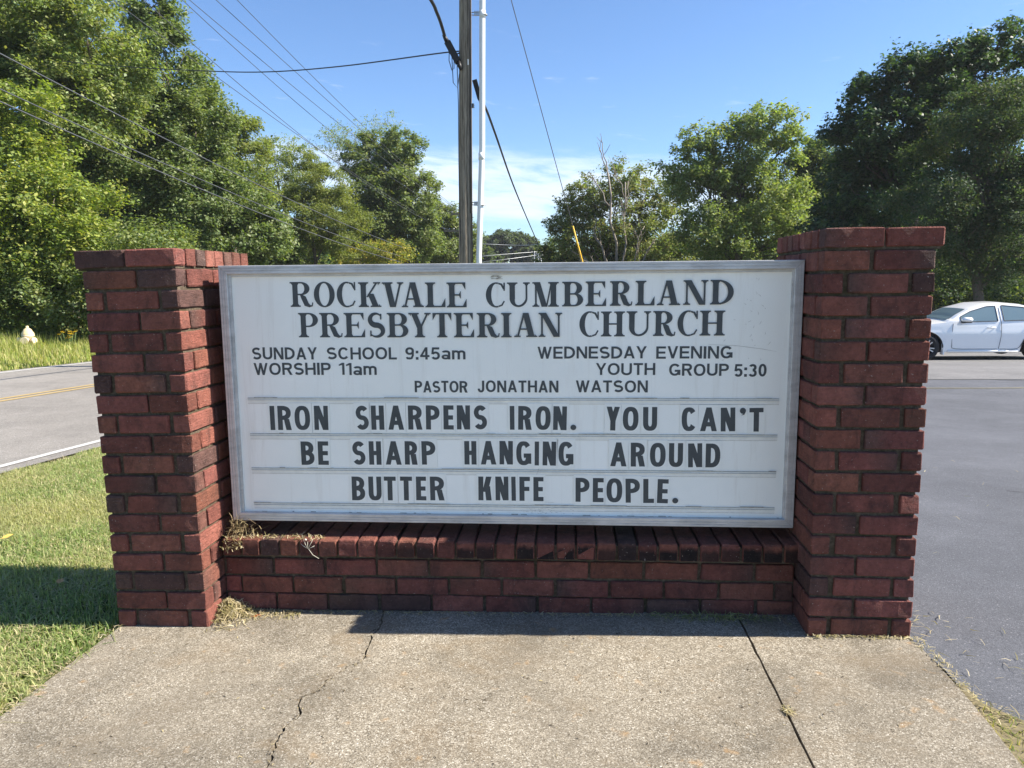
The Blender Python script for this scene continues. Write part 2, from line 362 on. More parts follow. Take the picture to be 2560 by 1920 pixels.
tag(sheet('unseen_bounce_paving', lambda y: lin(-7, 9, 8), [-16, -12, -8, -5, -3.42], .004, MAT['concrete']), kind='structure')  # unseen concrete added behind the camera to bounce sunlight onto the sign face
# ------------------------------------------------------------------ bricks
def brick(mb, x0, x1, y0, y1, z0, z1, mat, col, ch, jit, colf=None):
    """one brick: chamfered cross-section swept along its long side, with slightly worn edges"""
    d = (x1 - x0, y1 - y0, z1 - z0); ax = d.index(max(d)); L = d[ax]
    o = [i for i in range(3) if i != ax]; lo = (x0, y0, z0); hi = (x1, y1, z1)
    st = [0, ch, L * .25, L * .5, L * .75, L - ch, L]
    V = []; 
    for k, s in enumerate(st):
        e = ch if k in (0, 6) else 0
        a0, a1 = lo[o[0]] + e, hi[o[0]] - e; b0, b1 = lo[o[1]] + e, hi[o[1]] - e; c = ch * (.6 if e else 1)
        for a, b in ((a0 + c, b0), (a1 - c, b0), (a1, b0 + c), (a1, b1 - c), (a1 - c, b1), (a0 + c, b1), (a0, b1 - c), (a0, b0 + c)):
            p = [0, 0, 0]; p[ax] = lo[ax] + s; p[o[0]] = a; p[o[1]] = b
            if jit: p = [q + rnd.gauss(0, jit) for q in p]
            V.append(tuple(p))
    F = []
    for k in range(6):
        for i in range(8): F.append((k * 8 + i, k * 8 + (i + 1) % 8, (k + 1) * 8 + (i + 1) % 8, (k + 1) * 8 + i))
    F.append(tuple(range(7, -1, -1))); F.append(tuple(range(48, 56)))
    if ax == 1: F = [f[::-1] for f in F]
    if jit and rnd.random() < .13:            # a knocked-off corner
        end = rnd.choice((0, 48)); i = rnd.randrange(0, 8); ctr = [(l + h) / 2 for l, h in zip(lo, hi)]; q = rnd.uniform(.02, .07)
        for j in (end + i, end + (i + 1) % 8, (8 if end == 0 else 40) + i, (8 if end == 0 else 40) + (i + 1) % 8):
            V[j] = tuple(a + (b - a) * q for a, b in zip(V[j], ctr))
    mb.add(V, F, mat, [colf(v, col) for v in V] if colf else col)
def bcol(dark=.08, warm=0.0):
    r = rnd.random(); k = rnd.uniform(.82, 1.15)
    if r < dark: c = (.098, .052, .044)
    elif r < dark + .17: c = (.150, .054, .042)
    else: r_ = .203 + rnd.uniform(-.03, .03); c = (r_, r_ * rnd.uniform(.34, .39), r_ * rnd.uniform(.25, .285))
    return tuple(q * k for q in c)
def endburn(x0, x1, y0, y1):
    """kiln-flashed end: some bricks darken towards one end"""
    if rnd.random() < .3:
        s = rnd.choice((0, 1)); w = rnd.uniform(.4, .9); ax = 0 if x1 - x0 > y1 - y0 else 1; a, b = ((x0, x1), (y0, y1))[ax]
        def f(v, c):
            t = (v[ax] - a) / (b - a); t = t if s else 1 - t; t = max(0, (t - .45) / .55) * w
            return tuple(q * (1 - t) + p * t for q, p in zip(c, (.085, .058, .049)))
        return f
    return None
PH = .0765; J = .0112; BH = PH - J; D_ = .612; W_ = .359
def pillar(name, loc, rot, sgn, label):
    t = tag(empty(name, loc, rot), label, 'brick pillar', 'brick pillars carrying the church sign')
    mb = MB(); cap = MB()
    X = (lambda a, b: (a, b)) if sgn > 0 else (lambda a, b: (-b, -a))     # local x runs outward from the sign
    def bk(a, b, y0, y1, z, h, m=mb, dark=.035):
        x0, x1 = X(a, b); j = .0012
        brick(m, x0 + rnd.gauss(0, j), x1 + rnd.gauss(0, j), y0 + rnd.gauss(0, .0014), y1, z, z + h, 0, bcol(dark), rnd.uniform(.0022, .0048), .0009, endburn(x0, x1, y0, y1))
    for k in range(18):
        z = k * PH + (0.0 if k else .002)
        if k % 2 == 1:                        # two stretchers on the front
            for y0, y1 in ((0, .066), (D_ - .066, D_)):
                bk(0, .150, y0, y1, z, BH); bk(.163, W_, y0, y1, z, BH)
            for a, b in ((0, .066), (W_ - .066, W_)):
                for y0, y1 in ((.077, .271), (.283, .477), (.488, D_ - .077)): bk(a, b, y0, y1, z, BH)
        else:                                 # header, stretcher, header
            for a, b in ((0, .066), (W_ - .066, W_)):
                for y0, y1 in ((0, .194), (.205, .399), (.411, D_)): bk(a, b, y0, y1, z, BH, dark=.15)
            for y0, y1 in ((.001, .067), (D_ - .067, D_ - .001)): bk(.083, .277, y0, y1, z, BH)
    mb.box(*X(.010, W_ - .0115), .0125, D_ - .0105, 0.0, 18 * PH - .004, 1)
    mb.build('brick_shaft', [MAT['brick'], MAT['mortar']], t)
    z = 18 * PH; n = 8; p = .6125 / n
    for i in range(n):
        y0 = i * p - .002; y1 = y0 + p - .008
        bk(-.001, .190, y0, y1, z, .063, cap, 0); bk(.199, W_ + .028, y0, y1, z, .063, cap, 1.0 if sgn < 0 and i == 0 else 0.0)
    cap.box(*X(.008, W_ + .018), .009, .607, z - .0085, z + .056, 1)
    cap.build('brick_cap', [MAT['brick'], MAT['mortar']], t)
    return t
pillar('brick_pillar', (0, 0, -.004), (0, R_(-1.0128), R_(-.3411)), -1, 'red brick pillar whose inner side is sunlit, beside the lawn and road')
pillar('brick_pillar', (2.2355, -.0059, .0258), (0, R_(.0944), R_(-.4127)), 1, 'red brick pillar in full shade beside the asphalt lot and white car')
# low wall under the sign
wall = tag(empty('brick_wall', (0, .155, 0), (0, 0, R_(.3))), 'low red brick wall between the pillars with sooty header coping under the sign', 'brick wall')
wb = MB(); z0s = (.002, .078, .154)
for k, off in enumerate((.2115, .0715, .2045)):
    x = off - .2093 * (1 if k != 1 else 0); x = x - .2093 if x > .03 else x
    z = z0s[k] + (.006 if k == 0 else 0)
    while x < 2.24:
        a, b = max(.006, x + .006), min(2.232, x + .2093 - .0055)
        if b - a > .03:
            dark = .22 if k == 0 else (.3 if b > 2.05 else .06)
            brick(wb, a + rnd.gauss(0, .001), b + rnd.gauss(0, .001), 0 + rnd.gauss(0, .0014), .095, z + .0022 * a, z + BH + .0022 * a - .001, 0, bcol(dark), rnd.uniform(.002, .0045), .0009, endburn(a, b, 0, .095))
        x += .2093
wb.box(.0, 2.236, .0125, .0855, -.03, .232, 1)
wb.build('brick_course', [MAT['brick'], MAT['mortar']], wall)
rb = MB(); x = .014; i = 0
while x < 2.22:
    w = .0775; zt = .308 + .003 * x / 2.2 + rnd.gauss(0, .0012)
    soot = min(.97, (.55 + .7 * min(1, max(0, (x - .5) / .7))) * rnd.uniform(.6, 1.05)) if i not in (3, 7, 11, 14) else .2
    c = bcol(.10)
    a, b = x + .004, x + w - .0045; yf = -.030 + rnd.gauss(0, .0016)
    brick(rb, a, b, yf, .27, .242, zt, 0, c, rnd.uniform(.003, .006), .001, None)
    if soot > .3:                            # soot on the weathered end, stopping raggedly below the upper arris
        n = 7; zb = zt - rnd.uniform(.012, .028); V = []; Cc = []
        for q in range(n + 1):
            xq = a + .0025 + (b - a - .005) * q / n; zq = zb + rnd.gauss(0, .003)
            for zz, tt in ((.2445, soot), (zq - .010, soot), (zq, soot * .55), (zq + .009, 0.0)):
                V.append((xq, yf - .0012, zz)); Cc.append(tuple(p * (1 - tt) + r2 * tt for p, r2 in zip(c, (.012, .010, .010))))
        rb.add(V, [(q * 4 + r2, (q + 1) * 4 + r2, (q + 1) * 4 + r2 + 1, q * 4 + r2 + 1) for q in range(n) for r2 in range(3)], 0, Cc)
    x += w; i += 1
rb.box(.012, 2.222, -.018, .262, .236, .297, 1)
coping = rb.build('brick_coping', [MAT['brick'], MAT['mortar']], wall)
MSG=[('I', 0.1664, 0.3655, 0.1856, 0.4623), ('R', 0.1973, 0.3659, 0.2524, 0.4625), ('O', 0.2657, 0.3665, 0.3275, 0.4629), ('N', 0.3437, 0.3671, 0.3996, 0.4634), ('S', 0.5103, 0.3685, 0.5617, 0.4644), ('H', 0.5715, 0.369, 0.6227, 0.4648), ('A', 0.6387, 0.3696, 0.7005, 0.4652), ('R', 0.7175, 0.3703, 0.773, 0.4657), ('P', 0.7871, 0.3709, 0.8406, 0.4661), ('E', 0.8558, 0.3714, 0.8957, 0.4665), ('N', 0.9081, 0.3719, 0.9596, 0.4668), ('S', 0.9742, 0.3724, 1.0256, 0.4672), ('I', 1.1143, 0.372, 1.1321, 0.4648), ('R', 1.1459, 0.372, 1.1985, 0.4647), ('O', 1.2124, 0.3719, 1.2703, 0.4644), ('N', 1.2802, 0.3717, 1.332, 0.4641), ('.', 1.3474, 0.3714, 1.3694, 0.3927), ('Y', 1.4831, 0.3711, 1.5332, 0.4631), ('O', 1.5457, 0.371, 1.6049, 0.4628), ('U', 1.6228, 0.3707, 1.6758, 0.4624), ('C', 1.7686, 0.3703, 1.8234, 0.4617), ('A', 1.8373, 0.3702, 1.8999, 0.4614), ('N', 1.9144, 0.37, 1.9682, 0.461), ("'", 1.9828, 0.4276, 2.0056, 0.4606), ('T', 2.0199, 0.3697, 2.0718, 0.4604), ('B', 0.2849, 0.2258, 0.3384, 0.3206), ('E', 0.3529, 0.2265, 0.3952, 0.3212), ('S', 0.4917, 0.2281, 0.5435, 0.3224), ('H', 0.5579, 0.2288, 0.6067, 0.323), ('A', 0.6239, 0.2296, 0.6868, 0.3236), ('R', 0.6999, 0.2303, 0.7506, 0.3242), ('P', 0.7677, 0.2311, 0.8222, 0.3248), ('H', 0.9354, 0.2329, 0.9827, 0.3262), ('A', 0.9996, 0.2336, 1.0602, 0.3268), ('N', 1.0725, 0.2344, 1.1246, 0.3274), ('G', 1.1382, 0.2321, 1.1962, 0.3266), ('I', 1.209, 0.2316, 1.2257, 0.3261), ('N', 1.2396, 0.2317, 1.2912, 0.326), ('G', 1.3012, 0.2315, 1.3587, 0.3257), ('A', 1.5002, 0.2309, 1.5621, 0.3246), ('R', 1.5785, 0.2306, 1.6331, 0.3241), ('O', 1.6511, 0.2303, 1.7104, 0.3237), ('U', 1.7229, 0.2301, 1.776, 0.3233), ('N', 1.796, 0.2298, 1.849, 0.3229), ('D', 1.8608, 0.2296, 1.9157, 0.3225), ('B', 0.4833, 0.0832, 0.5366, 0.18), ('U', 0.5511, 0.084, 0.6031, 0.1807), ('T', 0.6135, 0.0848, 0.6607, 0.1813), ('T', 0.678, 0.0856, 0.7257, 0.1819), ('E', 0.7411, 0.0863, 0.7812, 0.1825), ('R', 0.7972, 0.0871, 0.8543, 0.1831), ('K', 0.9879, 0.0894, 1.0399, 0.185), ('N', 1.0557, 0.0903, 1.1065, 0.1857), ('I', 1.1185, 0.0892, 1.1354, 0.1857), ('F', 1.1494, 0.0892, 1.1904, 0.1856), ('E', 1.2038, 0.0889, 1.243, 0.1851), ('P', 1.3674, 0.0881, 1.4213, 0.184), ('E', 1.434, 0.0877, 1.4755, 0.1835), ('O', 1.4866, 0.0876, 1.5473, 0.1832), ('P', 1.5611, 0.0872, 1.6161, 0.1826), ('L', 1.6282, 0.0867, 1.6693, 0.182), ('E', 1.6803, 0.0865, 1.7219, 0.1816), ('.', 1.739, 0.0861, 1.7614, 0.1078)]
HDR=[('ROCKVALE', [('R', 0.2709, 0.8491, 0.3584, 0.944), ('O', 0.364, 0.8483, 0.4455, 0.9429), ('C', 0.4528, 0.8475, 0.5267, 0.9419), ('K', 0.5379, 0.8467, 0.6243, 0.9409), ('V', 0.6298, 0.8458, 0.7131, 0.9399), ('A', 0.7048, 0.8452, 0.7905, 0.939), ('L', 0.796, 0.8443, 0.8731, 0.938), ('E', 0.8786, 0.8436, 0.9542, 0.9371)]), ('CUMBERLAND', [('C', 1.0264, 0.8433, 1.0999, 0.9348), ('U', 1.1077, 0.8429, 1.1928, 0.9353), ('M', 1.2036, 0.8435, 1.3023, 0.9357), ('B', 1.3152, 0.8443, 1.3936, 0.9362), ('E', 1.4027, 0.8449, 1.4791, 0.9366), ('R', 1.4934, 0.8455, 1.5748, 0.937), ('L', 1.5875, 0.8462, 1.6579, 0.9375), ('A', 1.6669, 0.8466, 1.7528, 0.9377), ('N', 1.7633, 0.8473, 1.8524, 0.9382), ('D', 1.8613, 0.848, 1.9464, 0.9386)]), ('PRESBYTERIAN', [('P', 0.2979, 0.7315, 0.3756, 0.8257), ('R', 0.3813, 0.7312, 0.4688, 0.8252), ('E', 0.4773, 0.7309, 0.5588, 0.8247), ('S', 0.57, 0.7306, 0.6355, 0.8242), ('B', 0.6456, 0.7303, 0.7276, 0.8237), ('Y', 0.7292, 0.73, 0.8153, 0.8233), ('T', 0.8225, 0.7297, 0.8944, 0.8228), ('E', 0.9038, 0.7295, 0.9809, 0.8223), ('R', 0.9919, 0.7291, 1.0769, 0.8218), ('I', 1.0851, 0.7289, 1.1233, 0.8214), ('A', 1.1339, 0.7299, 1.221, 0.8212), ('N', 1.2264, 0.7301, 1.3142, 0.8211)]), ('CHURCH', [('C', 1.379, 0.7304, 1.4527, 0.8243), ('H', 1.4607, 0.7308, 1.5496, 0.8245), ('U', 1.556, 0.7314, 1.6455, 0.8248), ('R', 1.6546, 0.7319, 1.7357, 0.8252), ('C', 1.7436, 0.7325, 1.8186, 0.8255), ('H', 1.8265, 0.7329, 1.9185, 0.8257)])]
SMALL=[('SUNDAY', 0.1072, 0.6455, 0.3661, 0.6927), ('SCHOOL', 0.4048, 0.6451, 0.6797, 0.6919), ('9:45am', 0.7133, 0.6442, 0.946, 0.6913), ('WORSHIP', 0.1106, 0.5846, 0.4182, 0.632), ('11am', 0.4506, 0.5846, 0.599, 0.6317), ('PASTOR', 0.7462, 0.5165, 0.9521, 0.5613), ('JONATHAN', 0.9911, 0.5176, 1.301, 0.5632), ('WATSON', 1.3673, 0.5182, 1.6387, 0.564), ('WEDNESDAY', 1.2217, 0.6473, 1.6324, 0.6931), ('EVENING', 1.6681, 0.6468, 1.9497, 0.6932), ('YOUTH', 1.4431, 0.5843, 1.6655, 0.6297), ('GROUP', 1.7174, 0.5816, 1.938, 0.6273), ('5:30', 1.9581, 0.5784, 2.0765, 0.626)]
RAILS=[(0.0796, 0.4933, 2.1269, 0.4949), (0.0812, 0.3503, 2.1255, 0.3567), (0.079, 0.2112, 2.1257, 0.2143), (0.0814, 0.0678, 2.1258, 0.0732)]
# ------------------------------------------------------------------ the letter sign
SGN = tag(empty('church_sign', (.0399, .1819, .3662), (0, R_(.1767), R_(.3641))), 'white changeable letter church sign in an aluminium frame between the brick pillars', 'sign')
SW, SH = 2.1927, 1.0079
FR = .0325; PY = .021                      # frame width, depth of the face behind the frame front
m = MB()
prof = [(0, .05), (0, .0015), (.0015, 0), (.0085, 0), (.0092, .0022), (.0115, .0022), (.0122, 0), (.0185, 0), (.0192, .0022), (.0215, .0022), (.0222, 0), (.0305, 0), (FR, .002), (FR, PY + .004)]
cs = [(0, 0, 1, 1), (SW, 0, -1, 1), (SW, SH, -1, -1), (0, SH, 1, -1)]
for i in range(4):
    a, b = cs[i], cs[(i + 1) % 4]
    for (d0, y0), (d1, y1) in zip(prof, prof[1:]):
        m.quad((a[0] + a[2] * d0, y0, a[1] + a[3] * d0), (b[0] + b[2] * d0, y0, b[1] + b[3] * d0), (b[0] + b[2] * d1, y1, b[1] + b[3] * d1), (a[0] + a[2] * d1, y1, a[1] + a[3] * d1))
frame = m.build('frame', MAT['alu'], SGN)
for x, z, sx, sz in cs:                    # dark mitre cuts, one per corner
    m = MB()
    m.quad((x + sx * .001, -.0006, z + sz * .0018), (x + sx * .0018, -.0006, z + sz * .001), (x + sx * (FR), -.0006, z + sz * (FR - .0008)), (x + sx * (FR - .0008), -.0006, z + sz * FR))
    m.build('mitre_joint', MAT['grime'], frame)
m = MB(); m.box(.004, SW - .004, .05, .27, .004, SH - .004)
m.build('cabinet', MAT['alu'], SGN)
m = MB(); m.box(FR - .002, SW - FR + .002, PY, PY + .01, FR - .002, SH - FR + .002)
face = m.build('face_panel', MAT['face'], SGN)
m = MB()                                   # inner retaining lip
for x0, x1, z0, z1 in ((FR, FR + .009, FR, SH - FR), (SW - FR - .006, SW - FR, FR, SH - FR)): m.box(x0, x1, PY - .009, PY - .0005, z0, z1)
m.box(FR + .009, SW - FR - .006, PY - .006, PY - .0005, SH - FR - .010, SH - FR)
m.build('retaining_lip', MAT['alu'], SGN)
m = MB()                                   # dirt caught along the lower edge
x = FR + .01
while x < SW - FR - .02:
    w = rnd.uniform(.004, .03); h = rnd.uniform(.0008, .003)
    if rnd.random() < .35: m.box(x, x + w, PY - .004, PY - .0003, FR, FR + h)
    x += w + rnd.uniform(0, .03)
m.build('dirt_line', MAT['grime'], SGN)['kind'] = 'stuff'
for x0, zl, x1, zr in RAILS:
    m = MB(); g = PY
    def strip(a, b, d0, d1, mat):
        q = [(x0, g - d1, zl + a), (x1, g - d1, zr + a), (x1, g - d1, zr + b), (x0, g - d1, zl + b), (x0, g - d0, zl + a), (x1, g - d0, zr + a), (x1, g - d0, zr + b), (x0, g - d0, zl + b)]
        m.add(q, [(0, 1, 2, 3), (3, 2, 6, 7), (0, 4, 5, 1), (0, 3, 7, 4), (1, 5, 6, 2)], mat)
    strip(-.0225, -.0218, 0, .0010, 1); strip(-.0215, -.0008, 0, .0008, 0); strip(-.0006, .0006, 0, .0040, 1); strip(-.0095, -.0075, .0008, .0042, 0); strip(-.0078, -.0074, .0008, .0044, 1)
    q = x0
    while q < x1:                          # grime gathered on the lip
        w = rnd.uniform(.01, .16)
        if rnd.random() < .3:
            zz = zl + (zr - zl) * (q - x0) / (x1 - x0); m.box(q, min(x1, q + w), g - .0058, g - .004, zz + .0012, zz + rnd.uniform(.002, .0042), 1)
        q += w
    m.build('letter_track', [MAT['rail'], MAT['grime']], SGN)

# --- lettering: strokes laid side by side, each a hair in front of the last
class Glyph:
    def __init__(s, y): s.mb = MB(); s.y = y; s.k = 0
    def strip(s, A, B):
        y = s.y - .00004 * s.k; s.k += 1; V = []; F = []
        for a, b in zip(A, B): V += [(a[0], y, a[1]), (b[0], y, b[1])]
        for i in range(len(A) - 1): F.append((2 * i, 2 * i + 2, 2 * i + 3, 2 * i + 1))
        s.mb.add(V, F, 0)
    def bar(s, x0, z0, x1, z1): s.strip([(x0, z0), (x0, z1)], [(x1, z0), (x1, z1)])
    def para(s, x0, z0, x1, z1, w): s.strip([(x0, z0), (x1, z1)], [(x0 + w, z0), (x1 + w, z1)])
    def poly(s, P):
        y = s.y - .00004 * s.k; s.k += 1; s.mb.add([(x, y, z) for x, z in P], [tuple(range(len(P)))], 0)
    def arc(s, cx, cz, rx, rz, tx, tz, a0, a1, n=20, ex=2.0):
        A = []; B = []
        for i in range(n + 1):
            t = R_(a0 + (a1 - a0) * i / n); c, q = math.cos(t), math.sin(t)
            f = (abs(c) ** ex + abs(q) ** ex) ** (-1 / ex)
            A.append((cx + rx * c * f, cz + rz * q * f)); B.append((cx + (rx - tx) * c * f, cz + (rz - tz) * q * f))
        s.strip(A, B)
    def bowl(s, x0, x1, z0, z1, tx, tz, ex=2.3):
        rz = (z1 - z0) / 2; rx = min(x1 - x0, rz * 1.25); xm = x1 - rx; cz = (z0 + z1) / 2
        if xm > x0: s.bar(x0, z1 - tz, xm, z1); s.bar(x0, z0, xm, z0 + tz)
        s.arc(xm, cz, rx, rz, tx, tz, -90, 90, 18, ex)
    def stroke(s, P, T):
        A = []; B = []
        for i, p in enumerate(P):
            a = P[max(0, i - 1)]; b = P[min(len(P) - 1, i + 1)]; dx, dz = b[0] - a[0], b[1] - a[1]; L = math.hypot(dx, dz) or 1
            t = (T[i] if isinstance(T, list) else T) / 2; A.append((p[0] - dz / L * t, p[1] + dx / L * t)); B.append((p[0] + dz / L * t, p[1] - dx / L * t))
        s.strip(A, B)
def gothic(g, c, x0, z0, w, h, t, ex=2.5):
    """sans-serif capital c in the box (x0, z0, w, h) with stroke t"""
    x1, z1 = x0 + w, z0 + h; th = t * .86; zm = z0 + h * .5
    B, A_, P, W_b = g.bar, g.arc, g.para, g.bowl
    if c == 'I': B(x0, z0, x0 + min(t, w) if w > 1.5 * t else x1, z1)
    elif c == 'L': B(x0, z0, x0 + t, z1); B(x0 + t, z0, x1, z0 + th)
    elif c == 'E' or c == 'F':
        B(x0, z0, x0 + t, z1); B(x0 + t, z1 - th, x1, z1); B(x0 + t, zm - th * .5, x1 - w * .06, zm + th * .5)
        if c == 'E': B(x0 + t, z0, x1, z0 + th)
    elif c == 'T': B(x0, z1 - th, x1, z1); B((x0 + x1 - t) / 2, z0, (x0 + x1 + t) / 2, z1 - th)
    elif c == 'H': B(x0, z0, x0 + t, z1); B(x1 - t, z0, x1, z1); B(x0 + t, zm - th * .5, x1 - t, zm + th * .5)
    elif c == 'N': B(x0, z0, x0 + t * .92, z1); B(x1 - t * .92, z0, x1, z1); P(x1 - t * 1.12, z0, x0, z1, t * 1.12)
    elif c == 'M':
        B(x0, z0, x0 + t * .9, z1); B(x1 - t * .9, z0, x1, z1); mx = (x0 + x1) / 2 - t / 2; P(mx, z0, x0 + .0, z1, t); P(mx, z0, x1 - t, z1, t)
    elif c == 'V': P((x0 + x1 - t) / 2, z0, x0, z1, t); P((x0 + x1 - t) / 2, z0, x1 - t, z1, t)
    elif c == 'W':
        q = t * .92; a = x0 + (w - q) * .28; b = x0 + (w - q) * .72; m_ = x0 + (w - q) * .5
        P(a, z0, x0, z1, q); P(a, z0, m_, z1, q); P(b, z0, m_, z1, q); P(b, z0, x1 - q, z1, q)
    elif c == 'Y': B((x0 + x1 - t) / 2, z0, (x0 + x1 + t) / 2, z0 + h * .44); P((x0 + x1 - t) / 2, z0 + h * .40, x0, z1, t); P((x0 + x1 - t) / 2, z0 + h * .40, x1 - t, z1, t)
    elif c == 'A': q = t * .98; P(x0, z0, (x0 + x1 - q) / 2, z1, q); P(x1 - q, z0, (x0 + x1 - q) / 2, z1, q); B(x0 + w * .24, z0 + h * .20, x1 - w * .24, z0 + h * .20 + th)
    elif c == 'K': B(x0, z0, x0 + t, z1); P(x0 + t * .8, z0 + h * .36, x1 - t * 1.1, z1, t * 1.1); P(x1 - t * 1.1, z0, x0 + t * 1.25, z0 + h * .60, t * 1.1)
    elif c == 'O': A_((x0 + x1) / 2, zm, w / 2, h / 2, t, th, 0, 360, 40, ex)
    elif c == 'C': A_((x0 + x1) / 2, zm, w / 2, h / 2, t, th, 38, 322, 36, ex)
    elif c == 'G':
        A_((x0 + x1) / 2, zm, w / 2, h / 2, t, th, 38, 335, 36, ex); B((x0 + x1) / 2, zm - th * 1.05, x1, zm - th * .05); B(x1 - t * .8, z0 + h * .06, x1, zm - th * 1.0)
    elif c == 'D': B(x0, z0, x0 + t, z1); W_b(x0 + t, x1, z0, z1, t, th, ex)
    elif c == 'P': B(x0, z0, x0 + t, z1); W_b(x0 + t, x1, z0 + h * .40, z1, t, th)
    elif c == 'B': B(x0, z0, x0 + t, z1); W_b(x0 + t, x1 - w * .05, zm - th * .35, z1, t, th); W_b(x0 + t, x1, z0, zm + th * .55, t, th)
    elif c == 'R': B(x0, z0, x0 + t, z1); W_b(x0 + t, x1 - w * .03, z0 + h * .42, z1, t, th); P(x1 - t * 1.12, z0, x0 + w * .44, z0 + h * .46, t * 1.1)
    elif c == 'U': r = min(h * .36, w * .62); B(x0, z0 + r, x0 + t, z1); B(x1 - t, z0 + r, x1, z1); A_((x0 + x1) / 2, z0 + r, w / 2, r, t, th, 180, 360, 22, ex)
    elif c == 'J': r = h * .32; B(x1 - t, z0 + r, x1, z1); A_((x0 + x1) / 2, z0 + r, w / 2, r, t, th, 180, 360, 20, 2.2)
    elif c == 'S':
        q = t * .93; rx, rz = (w - q) / 2, (h - q) / 4; cx = (x0 + x1) / 2; Pn = []
        for i in range(17): a = R_(32 + (270 - 32) * i / 16); Pn.append((cx + rx * math.cos(a) * .97, z1 - q / 2 - rz + rz * math.sin(a)))
        for i in range(1, 17): a = R_(90 - (90 + 148) * i / 16); Pn.append((cx + rx * math.cos(a), z0 + q / 2 + rz + rz * math.sin(a)))
        g.stroke(Pn, q)
    elif c in '.': g.arc((x0 + x1) / 2, z0 + h / 2, w / 2, h / 2, w / 2, h / 2, 0, 360, 20)
    elif c == ':': d = t * 1.1; B(x0, z0, x0 + d, z0 + d); B(x0, z0 + h * .52, x0 + d, z0 + h * .52 + d)
    elif c == "'": g.arc((x0 + x1) / 2, z1 - w * .5, w / 2, w / 2, w / 2, w / 2, 0, 360, 18); g.poly([(x1 - w * .45, z1 - w * .7), (x1, z1 - w * .6), (x1 - w * .25, z1 - w * 1.15), (x0 + w * .25, z1 - w * 1.3), (x1 - w * .42, z1 - w * 1.0)])
    elif c == '1': B(x1 - t, z0, x1, z1); g.poly([(x0, z1 - h * .26), (x0, z1 - h * .14), (x1 - t, z1), (x1 - t, z1 - h * .18)])
    elif c == '0': A_((x0 + x1) / 2, zm, w / 2, h / 2, t, th, 0, 360, 36, 2.2)
    elif c == '9':
        r = h * .31; A_((x0 + x1) / 2, z1 - r, w / 2, r, t, th, 0, 360, 30, 2.2)
        g.stroke([(x1 - t / 2 - .0, z1 - r), (x1 - t * .52, z0 + h * .34), (x1 - w * .30, z0 + h * .10), ((x0 + x1) / 2, z0 + th * .5), (x0 + w * .20, z0 + h * .10), (x0 + t * .6, z0 + h * .2)], t * .9)
    elif c == '4': B(x1 - w * .20 - t, z0, x1 - w * .20, z1); B(x0, z0 + h * .20, x1, z0 + h * .20 + th); P(x0, z0 + h * .30, x1 - w * .20 - t, z1, t * .9)
    elif c == '5':
        B(x0 + w * .12, z1 - th, x1 - w * .06, z1); P(x0 + w * .02, z0 + h * .44, x0 + w * .12, z1, t * .85); r = h * .33
        A_((x0 + x1) / 2, z0 + r, w / 2, r, t, th, 150, -150, 28, 2.2)
    elif c == '3':
        A_((x0 + x1) / 2, z0 + h * .735, w * .46, h * .265, t, th, 155, -90, 22, 2.2); A_((x0 + x1) / 2, z0 + h * .295, w * .5, h * .295, t, th, 90, -155, 22, 2.2)
    elif c == 'a':
        xh = h * .74; B(x1 - t, z0, x1, z0 + xh * .72); A_((x0 + x1) / 2 - .0, z0 + xh * .70, w / 2, xh * .30, t, th, 0, 155, 16, 2.2); A_(x0 + w * .46, z0 + xh * .27, w * .46, xh * .27, t, th * .9, 0, 360, 26, 2.2)
    elif c == 'm':
        xh = h * .74; B(x0, z0, x0 + t, z0 + xh)
        for q in (0, 1):
            a = x0 + (w - t) / 2 * q; b = a + (w - t) / 2 + t; A_((a + b) / 2, z0 + xh * .66, (b - a) / 2, xh * .34, t, th, 0, 180, 14, 2.2); B(b - t, z0, b, z0 + xh * .66)
